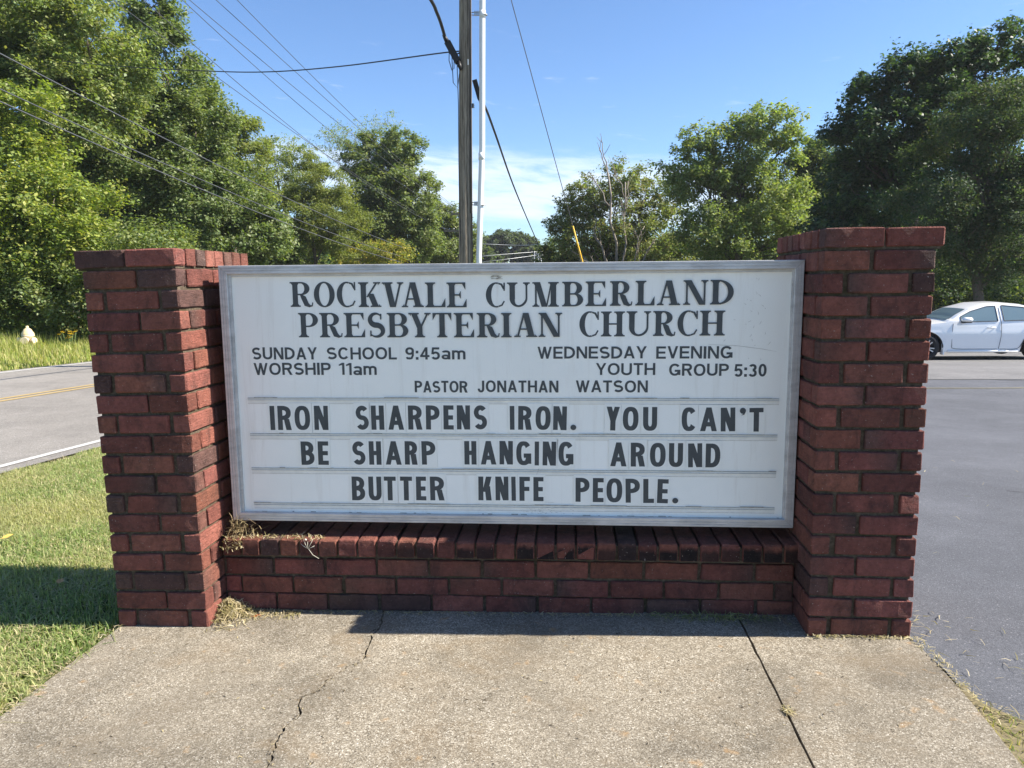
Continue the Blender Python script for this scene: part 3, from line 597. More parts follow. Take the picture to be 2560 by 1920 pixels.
def serif(g, c, x0, z0, w, h):
    """high-contrast roman capital"""
    x1, z1 = x0 + w, z0 + h; S = .0205; H = .0056; F = .0052; e = .0095; zm = z0 + h * .5; B = g.bar
    def foot(a, b, z, up):                 # bracketed slab serif under or over a stem from a to b
        B(a - e, min(z, z + up * F), b + e, max(z, z + up * F))
        g.poly([(a - e * .5, z + up * F), (a, z + up * F * 2.4), (a, z + up * F)][::(-1 if up > 0 else 1)]); g.poly([(b, z + up * F), (b, z + up * F * 2.4), (b + e * .5, z + up * F)][::(-1 if up > 0 else 1)])
    def stem(a, wd, za=None, zb=None, bot=True, top=True):
        za = z0 if za is None else za; zb = z1 if zb is None else zb; B(a, za, a + wd, zb)
        if bot: foot(a, a + wd, za, 1)
        if top: foot(a, a + wd, zb, -1)
    def bowl(a, b, za, zb): 
        rz = (zb - za) / 2; rx = min(b - a, rz * 1.35); xm = b - rx
        if xm > a: B(a, zb - H, xm, zb); B(a, za, xm, za + H)
        g.arc(xm, (za + zb) / 2, rx, rz, S, H, -90, 90, 20)
    def tri(xe, z, up, s=.022, wd=.010): g.poly([(xe - wd, z), (xe, z), (xe, z + up * s)])
    if c == 'I': stem((x0 + x1 - S) / 2, S)
    elif c == 'O': g.arc((x0 + x1) / 2, zm, w / 2, h / 2 + .0015, S, H, 0, 360, 44)
    elif c == 'C':
        g.arc((x0 + x1) / 2 + .003, zm, w / 2 + .002, h / 2 + .0015, S, H, 75, 285, 36)
        g.stroke([((x0 + x1) / 2 + .012, z1 - H * .5), (x1 - w * .18, z1 - h * .07), (x1 - H * .8, z1 - h * .26)], [H, H * 1.4, H * 1.2]); B(x1 - H, z1 - h * .33, x1, z1)
        g.stroke([((x0 + x1) / 2 + .012, z0 + H * .5), (x1 - w * .16, z0 + h * .08), (x1 - H * .5, z0 + h * .25)], [H, H * 1.1, H * .9])
    elif c == 'D': stem(x0 + e, S); bowl(x0 + e + S, x1, z0, z1)
    elif c == 'P': stem(x0 + e, S); bowl(x0 + e + S, x1, z0 + h * .42, z1)
    elif c == 'B': stem(x0 + e, S); bowl(x0 + e + S, x1 - w * .05, zm - H * .4, z1); bowl(x0 + e + S, x1, z0, zm + H * .6)
    elif c == 'R':
        stem(x0 + e, S); bowl(x0 + e + S, x1 - w * .12, zm - H * .5, z1)
        g.stroke([(x0 + w * .46, zm), (x0 + w * .60, z0 + h * .36), (x0 + w * .72, z0 + h * .10), (x0 + w * .86, z0 + H * .5), (x1 - w * .03, z0 + h * .04), (x1, z0 + h * .17)], [H, S * .95, S * .95, H * 1.8, H, H * .7])
    elif c == 'K':
        stem(x0 + e, S); g.para(x0 + e + S, z0 + h * .40, x1 - e - H * 1.4, z1, H * 1.4); foot(x1 - e - H * 1.6, x1 - e, z1, -1)
        q = S * 1.12; g.para(x1 - e * .8 - q, z0, x0 + e + S + w * .07, z0 + h * .535, q); foot(x1 - e * .8 - q, x1 - e * .8, z0, 1)
    elif c == 'V': q = S * 1.1; m_ = (x0 + x1) / 2 - q * .55; g.para(m_, z0, x0 + e, z1, q); foot(x0 + e, x0 + e + q, z1, -1); g.para(m_ + q - H * 1.3, z0, x1 - e - H, z1, H * 1.3); foot(x1 - e - H, x1 - e, z1, -1)
    elif c == 'A': q = S * 1.1; ap = (x0 + x1) / 2 - q * .5; g.para(x1 - e - q, z0, ap, z1, q); foot(x1 - e - q, x1 - e, z0, 1); g.para(x0 + e, z0, ap + .001, z1 - .004, H * 1.3); foot(x0 + e, x0 + e + H, z0, 1); B(x0 + w * .28, z0 + h * .30, x1 - w * .30, z0 + h * .30 + H)
    elif c == 'M':
        a = x0 + e; stem(a, H * 1.2); stem(x1 - e - S, S); q = S * 1.05; m_ = (x0 + x1) / 2 - q * .7; g.para(m_, z0, a - .002, z1, q); g.para(m_ + q - H, z0, x1 - e - S, z1, H)
    elif c == 'N': a = x0 + e; stem(a, H * 1.2); stem(x1 - e - H, H * 1.2, top=True, bot=False); q = S * 1.1; g.para(x1 - e - q * .95, z0, a - .003, z1, q)
    elif c == 'U':
        r = h * .36; stem(x0 + e, S, z0 + r, z1, False, True); a = x1 - e - H; stem(a, H * 1.2, z0 + r, z1, False, True)
        cx = (x0 + e + a + H * 1.2) / 2; rr = cx - x0 - e; A = []; Bq = []
        for i in range(21):
            t = R_(180 + 9 * i); k = i / 20; ti = S * (1 - k) + H * 1.2 * k; A.append((cx + rr * math.cos(t), z0 + r + r * math.sin(t))); u = rr - ti; Bq.append((cx + u * math.cos(t), z0 + r + (r - H * 1.3) * math.sin(t)))
        g.strip(A, Bq)
    elif c == 'L': stem(x0 + e, S); B(x0 + e + S, z0, x1, z0 + H); tri(x1, z0 + H * .8, 1, .030, .016)
    elif c == 'E':
        stem(x0 + e, S); B(x0 + e + S, z0, x1, z0 + H); tri(x1, z0 + H * .8, 1, .028, .015); B(x0 + e + S, z1 - H, x1 - .004, z1); tri(x1 - .004, z1 - H * .8, -1, .024, .013)
        B(x0 + e + S, zm - H * .5, x0 + w * .70, zm + H * .5); xa = x0 + w * .70; g.poly([(xa - .008, zm), (xa, zm - .014), (xa + .001, zm - .014), (xa + .001, zm + .014), (xa, zm + .014)])
    elif c == 'T': a = (x0 + x1 - S) / 2; stem(a, S, top=False); B(x0, z1 - H, x1, z1); tri(x1, z1 - H * .8, -1, .026, .014); g.poly([(x0, z1 - H * .8), (x0 + .014, z1 - H * .8), (x0, z1 - .028)])
    elif c == 'H': stem(x0 + e, S); stem(x1 - e - S, S); B(x0 + e + S, zm - H * .5, x1 - e - S, zm + H * .5)
    elif c == 'Y': a = (x0 + x1 - S) / 2; stem(a, S, z0, z0 + h * .44, True, False); q = S * 1.05; g.para(a - .001, z0 + h * .40, x0 + e, z1, q); foot(x0 + e, x0 + e + q, z1, -1); g.para(a + S - H * 1.6, z0 + h * .43, x1 - e - H, z1, H * 1.4); foot(x1 - e - H, x1 - e, z1, -1)
    elif c == 'S':
        rx, rz = w / 2 - S * .32, (h - H) / 4; cx = (x0 + x1) / 2; Pn = []; T = []
        for i in range(17): a = R_(38 + (270 - 38) * i / 16); Pn.append((cx + rx * math.cos(a) * .88, z1 - H / 2 - rz + rz * math.sin(a)))
        for i in range(1, 17): a = R_(90 - (90 + 140) * i / 16); Pn.append((cx + rx * math.cos(a), z0 + H / 2 + rz + rz * math.sin(a)))
        for i in range(len(Pn)): k = abs(i - 16) / 16; T.append(H * .9 + (S * 1.05 - H) * max(0, 1 - k ** 1.6 * 1.15))
        g.stroke(Pn, T); xa = cx + rx * .72; xb = cx - rx * .80; B(xa - H * .5, z1 - h * .27, xa + H * .5, z1 - h * .04); B(xb - H * .5, z0 + h * .04, xb + H * .5, z0 + h * .28)
for c, x0, z0, x1, z1 in MSG:                    # changeable letters on clear tiles, three rows
    g = Glyph(PY - .0032); w, h = x1 - x0, z1 - z0
    gothic(g, c, x0, z0, w, h, .0196 if c not in 'I' else min(.019, w))
    g.mb.c = [(1, 1, 1)] * len(g.mb.v)
    if c not in ".'":
        p = .007; g.mb.box(x0 - p, x1 + p, PY - .0028, PY - .0014, z0 - .012, z1 + .010, 1)
    a = R_(rnd.gauss(0, .55)); cx_, cz_ = (x0 + x1) / 2, z0; ca, sa = math.cos(a), math.sin(a)      # letters sit a touch askew in their tracks
    g.mb.v = [(cx_ + (vx - cx_) * ca - (vz - cz_) * sa, vy, cz_ + (vx - cx_) * sa + (vz - cz_) * ca) for vx, vy, vz in g.mb.v]
    g.mb.build('letter', [MAT['ink'], MAT['tile']], SGN)
for word, L in HDR:
    g = Glyph(PY - .0009)
    for c, x0, z0, x1, z1 in L: serif(g, c, x0, z0, x1 - x0, z1 - z0)
    g.mb.build('lettering', MAT['ink'], SGN)
NAT = dict(S=.67, U=.70, N=.70, D=.72, A=.72, Y=.68, C=.72, H=.70, O=.78, L=.54, W=.96, R=.69, I=.17, P=.65, J=.52, T=.62, E=.62, V=.68, G=.76, a=.56, m=.86)
NAT.update({'9': .56, ':': .17, '4': .60, '5': .56, '1': .36, '3': .56, '0': .54})
for word, x0, z0, x1, z1 in SMALL:
    g = Glyph(PY - .0009); h = z1 - z0; k = 1.0; tot = sum(NAT[c] for c in word) * h; gap = (x1 - x0 - tot) / (len(word) - 1)
    if gap < .08 * h: k = (x1 - x0 - .08 * h * (len(word) - 1)) / tot; gap = .08 * h
    if gap > .13 * h: k = min(1.28, (x1 - x0 - .13 * h * (len(word) - 1)) / tot); gap = (x1 - x0 - tot * k) / (len(word) - 1)
    x = x0
    for c in word:
        w = NAT[c] * h * k; gothic(g, c, x, z0 + rnd.uniform(-.0006, .0006), w, h, h * .195, 2.2); x += w + gap
    g.mb.build('lettering', MAT['ink'], SGN)
# scuffs on the face, the long hairline crack by the third row and a brown smear
g = Glyph(PY - .0004); g2 = MB()
for _ in range(26): x, z = (rnd.uniform(1.90, 2.08), rnd.uniform(.62, .95)) ; dx, dz = rnd.uniform(-.012, .012), rnd.uniform(-.014, .014); g.stroke([(x, z), (x + dx * .5 + .002, z + dz * .5), (x + dx, z + dz)], [.0004, .0011, .0003])
g.stroke([(1.86, .700), (1.97, .694), (2.06, .682), (2.11, .672)], [.0006, .0012, .0012, .0004])
g.stroke([(1.235, .245), (1.215, .19), (1.19, .15), (1.205, .11), (1.245, .085), (1.285, .083)], [.0008, .0010, .0012, .0012, .0010, .0006])
g.stroke([(1.24, .30), (1.235, .245)], [.0005, .0008])
for _ in range(40): x = rnd.gauss(1.25, .05); z = rnd.uniform(.038, .062); g.stroke([(x, z), (x + rnd.uniform(.002, .012), z + rnd.uniform(-.002, .002))], [.0012, .0004])
for c_ in g.mb.v: pass
for q in range(9): x, z = 1.06 + rnd.gauss(0, .018), .958 + rnd.gauss(0, .004); g.stroke([(x, z), (x + rnd.uniform(.01, .03), z + rnd.uniform(-.002, .002))], [.003, .001])
g.mb.build('scratch', MAT['grime'], SGN)['kind'] = 'stuff'
TREES={'A': (-17.81, 25, -0.64, [(-18.45, 25, 10.91, 2.38, 2.21), (-16.23, 25, 9.86, 1.87, 2.04), (-19.43, 25, 8.49, 1.73, 2.24), (-17.14, 25, 7.77, 1.89, 1.55)]), 'B': (-16.48, 31.5, -0.81, [(-17.32, 31.5, 13.06, 1.0, 1.56), (-16.99, 31.5, 10.37, 1.78, 2.3), (-18.32, 31.5, 7.56, 2.76, 2.55), (-15.57, 31.5, 7.5, 1.69, 2.54), (-16.54, 31.5, 4.83, 3.0, 2.14), (-14.35, 31.5, 4.37, 2.24, 2.24), (-12.87, 31.5, 3.51, 1.07, 1.28), (-19.89, 31.5, 4.89, 2.37, 2.59)]), 'C': (-14.38, 19, -0.49, [(-14.79, 19, 6.02, 1.02, 1.09), (-15.27, 19, 4.31, 1.51, 1.51), (-13.82, 19, 3.61, 1.37, 0.96), (-14.97, 19, 2.27, 1.67, 1.25), (-13.07, 19, 2.38, 1.04, 0.83)]), 'D': (-17.99, 40, -1.03, [(-18.88, 40, 10.41, 1.31, 1.71), (-17.21, 40, 8.97, 1.45, 1.58), (-17.88, 40, 6.94, 2.12, 2.12)]), 'E': (-19.47, 52, -1.35, [(-20.21, 52, 10.92, 1.85, 1.28), (-18.36, 52, 10.06, 1.51, 1.17), (-19.83, 52, 8.46, 2.36, 2.03)]), 'F': (-15.3, 46, -1.19, [(-14.83, 46, 8.63, 0.84, 0.84), (-15.05, 46, 7.33, 1.95, 1.65), (-15.91, 46, 5.58, 2.56, 2.11), (-13.95, 46, 4.66, 2.26, 1.81), (-16.77, 46, 3.81, 2.12, 1.52)]), 'G': (-15.95, 60, -1.55, [(-16.27, 60, 13.07, 1.91, 1.45), (-13.54, 60, 13.81, 1.82, 0.99), (-18.04, 60, 12.75, 1.53, 1.45)]), 'H': (-11.66, 53, -1.37, [(-13.32, 53, 10.26, 1.7, 1.7), (-10.89, 53, 10.86, 1.52, 1.35), (-12.22, 53, 7.42, 2.9, 2.73), (-10.32, 53, 7.38, 1.87, 2.72), (-13.35, 53, 5.1, 2.58, 2.06), (-9.88, 53, 4.7, 1.71, 2.05)]), 'I': (-9.21, 64, -1.56, [(-10.41, 64, 6.75, 1.63, 1.63), (-8.99, 64, 5.93, 1.43, 1.84), (-10.06, 64, 4.34, 2.46, 1.84), (-7.37, 64, 4.9, 0.9, 1.63)]), 'J': (-12.19, 49, -1.27, [(-11.21, 49, 3.24, 1.44, 0.9), (-13.17, 49, 2.95, 1.44, 0.8)]), 'K': (-13.04, 18.4, -0.47, [(-14.92, 18.4, 1.17, 1.23, 0.82), (-13.36, 18.4, 1.02, 1.22, 0.81), (-11.94, 18.4, 1.01, 1.08, 0.81), (-10.59, 18.4, 2.06, 1.07, 0.93), (-15.15, 18.4, 0.36, 0.82, 0.55), (-14.01, 18.4, 0.28, 0.82, 0.55), (-12.71, 18.4, 0.34, 0.82, 0.61), (-11.68, 18.4, 0.74, 0.68, 0.68)]), 'M': (-27.62, 43, -1.11, [(-31.65, 43, 14.5, 3.68, 3.12), (-27.83, 43, 10.84, 4.27, 3.41), (-24.29, 43, 6.89, 4.29, 3.15), (-20.94, 43, 4.02, 3.44, 2.3), (-30.69, 43, 6.17, 4.06, 3.48), (-27.08, 43, 2.4, 4.37, 2.33), (-17.76, 43, 2.84, 2.29, 1.72), (-33.91, 43, 1.9, 3.83, 2.65), (-28.79, 43, 0.39, 3.82, 2.35), (-33.25, 43, -0.75, 3.56, 1.78)]), 'L1': (-12.82, 150, -1.56, [(-10.71, 150, 8.04, 5.13, 2.98), (-14.94, 150, 7.18, 3.74, 2.99)]), 'L2': (-4.2, 150, -1.56, [(-6.06, 150, 6.41, 3.73, 2.42), (-2.34, 150, 5.44, 2.79, 1.86)]), 'L3': (-15.46, 130, -1.56, [(-16.87, 130, 7.67, 2.85, 2.44), (-14.05, 130, 5.23, 3.26, 2.04)]), 'R1': (3.82, 50, -2.22, [(1.7, 50, 5.59, 1.43, 1.21), (2.96, 50, 6.81, 1.58, 1.42), (5.15, 50, 7.84, 1.57, 1.32), (4.54, 50, 5.23, 2.69, 2.06), (7.34, 50, 6.41, 1.57, 1.89), (2.02, 50, 4.02, 1.75, 1.43), (6.75, 50, 3.64, 2.69, 1.58), (0.11, 50, 5.15, 0.57, 0.45)]), 'R2': (11.02, 42, -1.86, [(8.72, 42, 9.06, 0.95, 0.95), (8.24, 42, 7.41, 1.45, 1.45), (12.17, 42, 9.65, 1.82, 0.99), (11.06, 42, 8.11, 1.7, 1.44), (13.35, 42, 8.56, 1.04, 1.1), (9.57, 42, 5.84, 2.25, 1.72), (12.42, 42, 5.78, 2.5, 1.84), (10.15, 42, 3.48, 2.8, 1.6), (13.53, 42, 3.69, 1.46, 1.46)]), 'R3': (17.36, 47, -2.08, [(17.41, 47, 8.47, 2.03, 1.45), (16.04, 47, 7.37, 1.75, 1.75), (16.81, 47, 5.93, 2.48, 2.48), (18.05, 47, 3.62, 2.35, 1.91), (18.48, 47, 6.47, 1.74, 2.03)]), 'R4': (15.77, 31, -1.37, [(18.95, 31, 10.5, 1.14, 0.95), (17.18, 31, 9.84, 1.34, 0.95), (15.47, 31, 9.16, 1.34, 1.15), (13.93, 31, 8.46, 1.01, 0.97), (13.24, 31, 7.08, 0.94, 0.88), (14.77, 31, 6.67, 1.95, 1.85), (17.31, 31, 7.72, 2.31, 2.02), (14.12, 31, 4.78, 1.96, 1.67), (12.94, 31, 3.45, 1.19, 1.39), (19.76, 31, 9.3, 1.14, 1.14)]), 'R5': (16.0, 25.5, -1.13, [(15.72, 25.5, 7.57, 1.04, 0.56), (15.36, 25.5, 6.19, 1.53, 0.89), (16.86, 25.5, 5.68, 1.13, 1.29), (15.09, 25.5, 4.47, 1.71, 0.98), (16.71, 25.5, 3.48, 1.38, 1.22), (14.81, 25.5, 2.71, 1.31, 0.74), (17.15, 25.5, 1.87, 0.82, 0.74), (16.3, 25.5, 1.72, 0.66, 0.49)]), 'R6': (18.38, 34, -1.5, [(15.79, 34, 2.77, 1.73, 1.29), (14.56, 34, 2.14, 1.3, 0.98), (18.56, 34, 1.45, 1.72, 1.08), (21.08, 34, 0.78, 1.93, 0.97), (18.01, 34, 0.39, 1.3, 0.65), (22.28, 34, -0.08, 1.29, 0.75)]), 'R8': (10.38, 54, -2.39, [(0.35, 54, 2.9, 1.38, 1.38), (3.44, 54, 2.86, 2.06, 1.55), (6.84, 54, 2.81, 2.39, 1.37), (9.87, 54, 2.77, 2.38, 1.53), (13.89, 54, 2.38, 2.71, 1.36), (17.84, 54, 2.66, 2.7, 1.68), (20.46, 54, 2.62, 2.01, 2.01)]), 'N': (-17.09, 68, -1.56, [(-25.48, 68, 4.3, 2.65, 2.21), (-20.99, 68, 3.8, 3.52, 1.98), (-16.53, 68, 3.53, 3.07, 1.75), (-12.98, 68, 3.48, 2.62, 1.75), (-9.46, 68, 3.21, 1.96, 1.52)]), 'R7': (24.89, 44, -1.95, [(20.97, 44, 4.49, 3.82, 3.0), (25.19, 44, 3.88, 3.8, 3.53), (28.51, 44, 4.36, 3.23, 3.77)])}
WIRES={'a': [(-12.98, 16.24, 7.15), (-12.74, 18.57, 6.83), (-12.33, 22.71, 6.24), (-11.73, 28.72, 5.56), (-10.57, 40.25, 4.21), (-9.78, 48.15, 3.68)], 'b': [(-12.72, 15.79, 6.18), (-12.45, 18.5, 5.8), (-12.09, 22.15, 5.37), (-11.44, 28.57, 4.53), (-10.36, 39.4, 3.56), (-9.67, 46.33, 3.03)], 'c': [(-12.73, 15.75, 5.88), (-12.45, 18.46, 5.45), (-12.09, 22.11, 5.07), (-11.45, 28.54, 4.19), (-10.36, 39.36, 3.15), (-9.67, 46.29, 2.65)], 'd': [(-12.52, 20.76, 10.0), (-12.15, 24.47, 9.38), (-11.57, 30.32, 8.53), (-10.98, 36.22, 7.72), (-10.15, 44.54, 6.97), (-8.72, 58.8, 5.54)], 'e': [(-11.88, 21.2, 10.13), (-11.42, 25.84, 9.19), (-10.77, 32.3, 7.98), (-10.32, 36.81, 7.22), (-9.86, 41.42, 6.61), (-8.22, 57.76, 5.46)], 'f': [(-12.33, 24.68, 11.37), (-11.78, 30.2, 10.35), (-11.14, 36.64, 9.19), (-10.36, 44.41, 8.31), (-9.16, 56.38, 7.52), (-8.62, 61.76, 7.1)], 'g': [(-11.91, 24.87, 11.42), (-11.37, 30.27, 10.35), (-10.69, 37.13, 9.11), (-10.17, 42.29, 9.41), (-8.94, 54.57, 8.12), (-8.27, 61.26, 7.05)], 'h': [(-11.42, 25.8, 11.72), (-10.89, 31.13, 10.63), (-10.08, 39.22, 9.31), (-9.88, 41.22, 9.67), (-8.6, 54.04, 8.23), (-7.95, 60.47, 6.98)], 'i': [(-10.96, 26.4, 11.91), (-10.43, 31.73, 10.78), (-9.78, 38.21, 9.75), (-9.62, 39.84, 9.46), (-8.25, 53.48, 8.09), (-7.62, 59.79, 6.91)]}
# ------------------------------------------------------------------ trees
def leaves(centers, sig, n_per, size, cols, flat=0.0, out=None, droop=0.0):
    """leaf-sized folded rhombs scattered round each cluster centre; returns V, F, C"""
    n = len(centers) * n_per
    P = np.repeat(centers, n_per, 0); s = np.repeat(sig, n_per, 0) if not np.isscalar(sig) else sig
    off = rng.normal(size=(n, 3)); off[:, 2] *= (1 - flat)
    P = P + off * (s[:, None] if not np.isscalar(s) else s)
    if droop: P[:, 2] -= droop * (off[:, 0] ** 2 + off[:, 1] ** 2) * .12
    N = rng.normal(size=(n, 3)); N[:, 2] = np.abs(N[:, 2]) + .35
    if out is not None: N += np.repeat(out, n_per, 0) * .8
    N /= np.linalg.norm(N, axis=1)[:, None]
    T = rng.normal(size=(n, 3)); T[:, 2] -= .5; T -= N * (T * N).sum(1)[:, None]; T /= np.linalg.norm(T, axis=1)[:, None] + 1e-9
    B = np.cross(N, T); L = size * rng.uniform(.45, 1.6, n)[:, None]; w = L * rng.uniform(.24, .36, n)[:, None]
    V = np.empty((n, 4, 3)); V[:, 0] = P; V[:, 1] = P + T * L * .45 + B * w + N * L * .06; V[:, 2] = P + T * L; V[:, 3] = P + T * L * .45 - B * w + N * L * .06
    F = np.arange(n * 4).reshape(n, 4)
    pal = np.array(cols); i = rng.integers(0, len(pal), len(centers)); c = pal[i]; c = np.repeat(c, n_per, 0)
    j = rng.random(n) < .35; c[j] = pal[rng.integers(0, len(pal), j.sum())]
    c = c * rng.uniform(.72, 1.28, (n, 1)); C = np.minimum(np.repeat(c, 4, 0), .7)
    return V.reshape(-1, 3), F, C
def crown_points(lobes, dens, lump=.22, bough=.62, flatb=.55):
    """boughs scattered over each lobe, every bough a small dome of leaf clusters; gaps stay open between them"""
    pts = []; outs = []; sig = []
    for (x, y, z, rx_, rz_) in lobes:
        ry = rx_ * 1.15; area = rx_ * ry + 2 * rx_ * rz_; ctr = np.array([x, y, z]); R = np.array([rx_, ry, rz_])
        bs = bough * (.55 + .22 * min(rx_, 2.6)); nb = max(5, int(1.9 * area / bs ** 2))
        d = rng.normal(size=(nb, 3)); d[:, 2] += .12; d /= np.linalg.norm(d, axis=1)[:, None]
        r = (1 - lump * .9 * rng.random(nb) ** 1.3 + lump * .55 * (rng.random(nb) < .22) * rng.random(nb)); inner = rng.random(nb) < .28; r[inner] *= rng.uniform(.35, .75, inner.sum())
        B = ctr + d * R * r[:, None]; k = max(4, int(dens * area / nb))
        size = bs * rng.uniform(.55, 1.25, nb)
        e = rng.normal(size=(nb, k, 3)); e /= np.linalg.norm(e, axis=2)[:, :, None] + 1e-9
        up = d * .75 + np.array([0, 0, .55]); e += up[:, None, :] * .55
        q = rng.random((nb, k, 1)) ** .45; e = e * q * size[:, None, None]; e[:, :, 2] *= flatb
        pts.append((B[:, None, :] + e).reshape(-1, 3)); outs.append(np.repeat(d * .6 + np.array([0, 0, .4]), k, 0)); sig.append(np.full(nb * k, .085 + .03 * min(rx_, 3)) * rng.uniform(.6, 1.3, nb * k))
    return np.concatenate(pts), np.concatenate(outs), np.concatenate(sig)
def limb(mb, a, b, r0, r1, wob=.12, n=7, seg=6):
    a, b = Vector(a), Vector(b); L = (b - a).length; pts = []; rs = []
    for i in range(seg + 1):
        q = i / seg; p = a.lerp(b, q)
        if 0 < i < seg: p += Vector((rnd.gauss(0, 1), rnd.gauss(0, 1), rnd.gauss(0, .5))) * wob * L * .25
        pts.append(p); rs.append(r0 + (r1 - r0) * q)
    mb.tube(pts, rs, n); return pts
def tree(name, key, label, cat, cols, size, dens, n_per, mat='leaf', trunk=.16, group=None, lump=.22, flat=0.0, droop=0.0, base=None, twigs=0, bark='bark', sigk=1.0, bough=.62, flatb=.55):
    bx, by, bz, lobes = TREES[key]
    if base: bx, by = base; 
    bz = gz(bx, by)
    t = tag(empty(name, (bx, by, bz)), label, cat, group)
    P, O, sg_ = crown_points(lobes, dens, lump, bough, flatb)
    V, F, C = leaves(P - np.array([bx, by, bz]), sg_ * sigk, n_per, size, cols, flat, O, droop)
    np_mesh('crown', V, F, C, MAT[mat], t)
    mb = MB(); zt = sorted(l[2] for l in lobes); top = zt[len(zt) // 2] - bz
    cx = float(np.mean([l[0] for l in lobes])) - bx
    main = limb(mb, (0, 0, -.3), (cx * .7, 0, top * .75), trunk, trunk * .55, .05, 10, 8)
    for (x, y, z, a, b) in lobes:
        e = Vector((x - bx, y - by, z - bz)); s = min(main, key=lambda q: abs(q.z - min(top * .7, e.z * .6)))
        lp = limb(mb, s, e + Vector((0, 0, b * .3)), trunk * .42, trunk * .10, .16)
        for _ in range(4 + twigs):
            dd = Vector((rnd.gauss(0, 1), rnd.gauss(0, 1), rnd.gauss(.2, .8))).normalized()
            limb(mb, rnd.choice(lp[2:]), e + Vector((dd.x * a, dd.y * a, dd.z * b)) * rnd.uniform(.75, 1.08), trunk * .13, trunk * .03, .2, 5, 5)
    mb.build('trunk', MAT[bark], t)
    return t
G_pale = [(.167, .225, .065), (.203, .246, .087), (.145, .196, .072), (.246, .261, .109)]
G_deep = [(.115, .165, .055), (.135, .18, .065), (.155, .195, .08), (.09, .135, .045), (.21, .24, .12)]
G_deep_old = [(.065, .123, .036), (.080, .145, .043), (.094, .160, .051), (.058, .102, .032), (.131, .181, .065)]
G_lime = [(.19, .25, .05), (.24, .29, .06), (.15, .20, .045), (.29, .30, .08), (.11, .16, .04)]
G_lime_old = [(.189, .275, .043), (.232, .304, .051), (.145, .217, .041), (.275, .290, .058)]
G_olive = [(.152, .189, .051), (.174, .203, .065), (.123, .160, .043), (.203, .217, .072)]
G_dark = [(.043, .080, .035), (.055, .096, .041), (.038, .070, .035), (.072, .116, .046)]
G_cedar = [(.05, .085, .042), (.06, .095, .05), (.085, .10, .06), (.045, .075, .04)]
G_cedar_old = [(.058, .084, .041), (.080, .094, .049), (.109, .104, .061), (.049, .075, .038)]
G_brown = [(.152, .167, .058), (.174, .160, .072), (.123, .145, .051), (.203, .181, .087)]
G_light = [(.174, .232, .072), (.196, .246, .087), (.145, .203, .065), (.232, .254, .102)]
G_gold = [(.36, .29, .06), (.26, .25, .06), (.20, .22, .06), (.17, .20, .055)]
LG, RG = 'trees along the far side of the road', 'trees behind the parking lot'
tree('tall_tree', 'A', 'tall pale yellow-green tree reaching out of the top left corner', 'tree', G_pale, .12, 84, 26, 'leaf', .2, LG, .3)
tree('vine_covered_tree', 'B', 'tallest deep green tree with glossy leaves and a spire-like top, left of the wires', 'tree', G_deep, .13, 92, 26, 'leaf', .28, LG, .3)
tree('leafy_bush', 'C', 'bright lime green bushy tree in the sun at the left edge', 'tree', G_lime, .10, 90, 26, 'leaf', .1, LG, .3)
tree('roadside_tree', 'D', 'yellow-green tree rising just behind the right shoulder of the tallest tree', 'tree', G_olive, .14, 52, 24, 'leafdull', .18, LG, .28)
tree('feathery_tree', 'E', 'pale feathery tree with thin airy foliage above the olive cedar', 'tree', G_pale, .12, 26, 20, 'leafdull', .16, LG, .4, twigs=5)
tree('cedar_tree', 'F', 'olive green cedar with a small pointed top between the tall trees and the vine-clad one', 'tree', G_olive, .10, 72, 30, 'leafdull', .18, LG, .25, flat=.35)
tree('sparse_tree', 'G', 'almost leafless pale tree showing twigs above the vine-clad tree', 'tree', G_pale, .11, 8, 9, 'leafdull', .12, LG, .5, twigs=16, bark='deadwood')
tree('vine_clad_tree', 'H', 'round dark green vine-clad tree left of the utility pole', 'tree', G_deep + G_olive[:2], .16, 60, 24, 'leaf', .22, LG, .26)
tree('roadside_tree', 'I', 'small mid green tree directly behind the wooden utility pole', 'tree', G_deep[:3] + G_olive, .17, 52, 22, 'leaf', .18, LG, .28)
tree('golden_bush', 'J', 'golden yellow bush peeking over the left part of the sign', 'bush', G_gold + G_olive[:1], .13, 46, 20, 'leafdull', .06)
tree('undergrowth', 'K', 'dark green undergrowth at the foot of the trees left of the brick pillar', 'bush', G_lime[:1] + G_olive + G_deep, .085, 96, 26, 'leaf', .05, None, .3)
tree('backdrop_tree', 'M', 'shaded woodland tree filling the gaps behind the tallest left tree', 'tree', G_deep, .18, 60, 20, 'leafdull', .3, LG, .2)
tree('thicket', 'N', 'low green thicket along the road just over the left half of the sign', 'bush', G_deep + G_olive, .17, 52, 22, 'leafdull', .08, None, .25)
tree('thicket', 'R8', 'low shaded thicket under the right-hand trees just over the sign', 'bush', G_dark + G_olive[:2], .17, 52, 22, 'leafdull', .08, None, .25)
tree('distant_tree', 'L1', 'distant round hazy green tree beyond the end of the road, broadest of the far ones', 'tree', [(.07, .095, .05), (.08, .105, .055)], .42, 13, 26, 'leafdull', .3, 'distant trees')
tree('distant_tree', 'L2', 'distant lower hazy tree behind the steel frame at the end of the road', 'tree', [(.075, .10, .05), (.09, .105, .055)], .40, 13, 26, 'leafdull', .3, 'distant trees')
tree('distant_tree', 'L3', 'distant tree partly hidden by the white conduit', 'tree', [(.085, .115, .045), (.075, .10, .045)], .38, 14, 26, 'leafdull', .3, 'distant trees')
tree('browning_tree', 'R1', 'browning green tree with bare dead limbs right of the yellow guy guard', 'tree', G_brown + G_light + G_olive[:1], .15, 34, 22, 'leafdull', .2, RG, .36, twigs=6)
tree('twin_topped_tree', 'R2', 'light green tree with two open rounded tops against the sky', 'tree', G_light, .15, 46, 22, 'leafdull', .3, RG, .34, twigs=4)
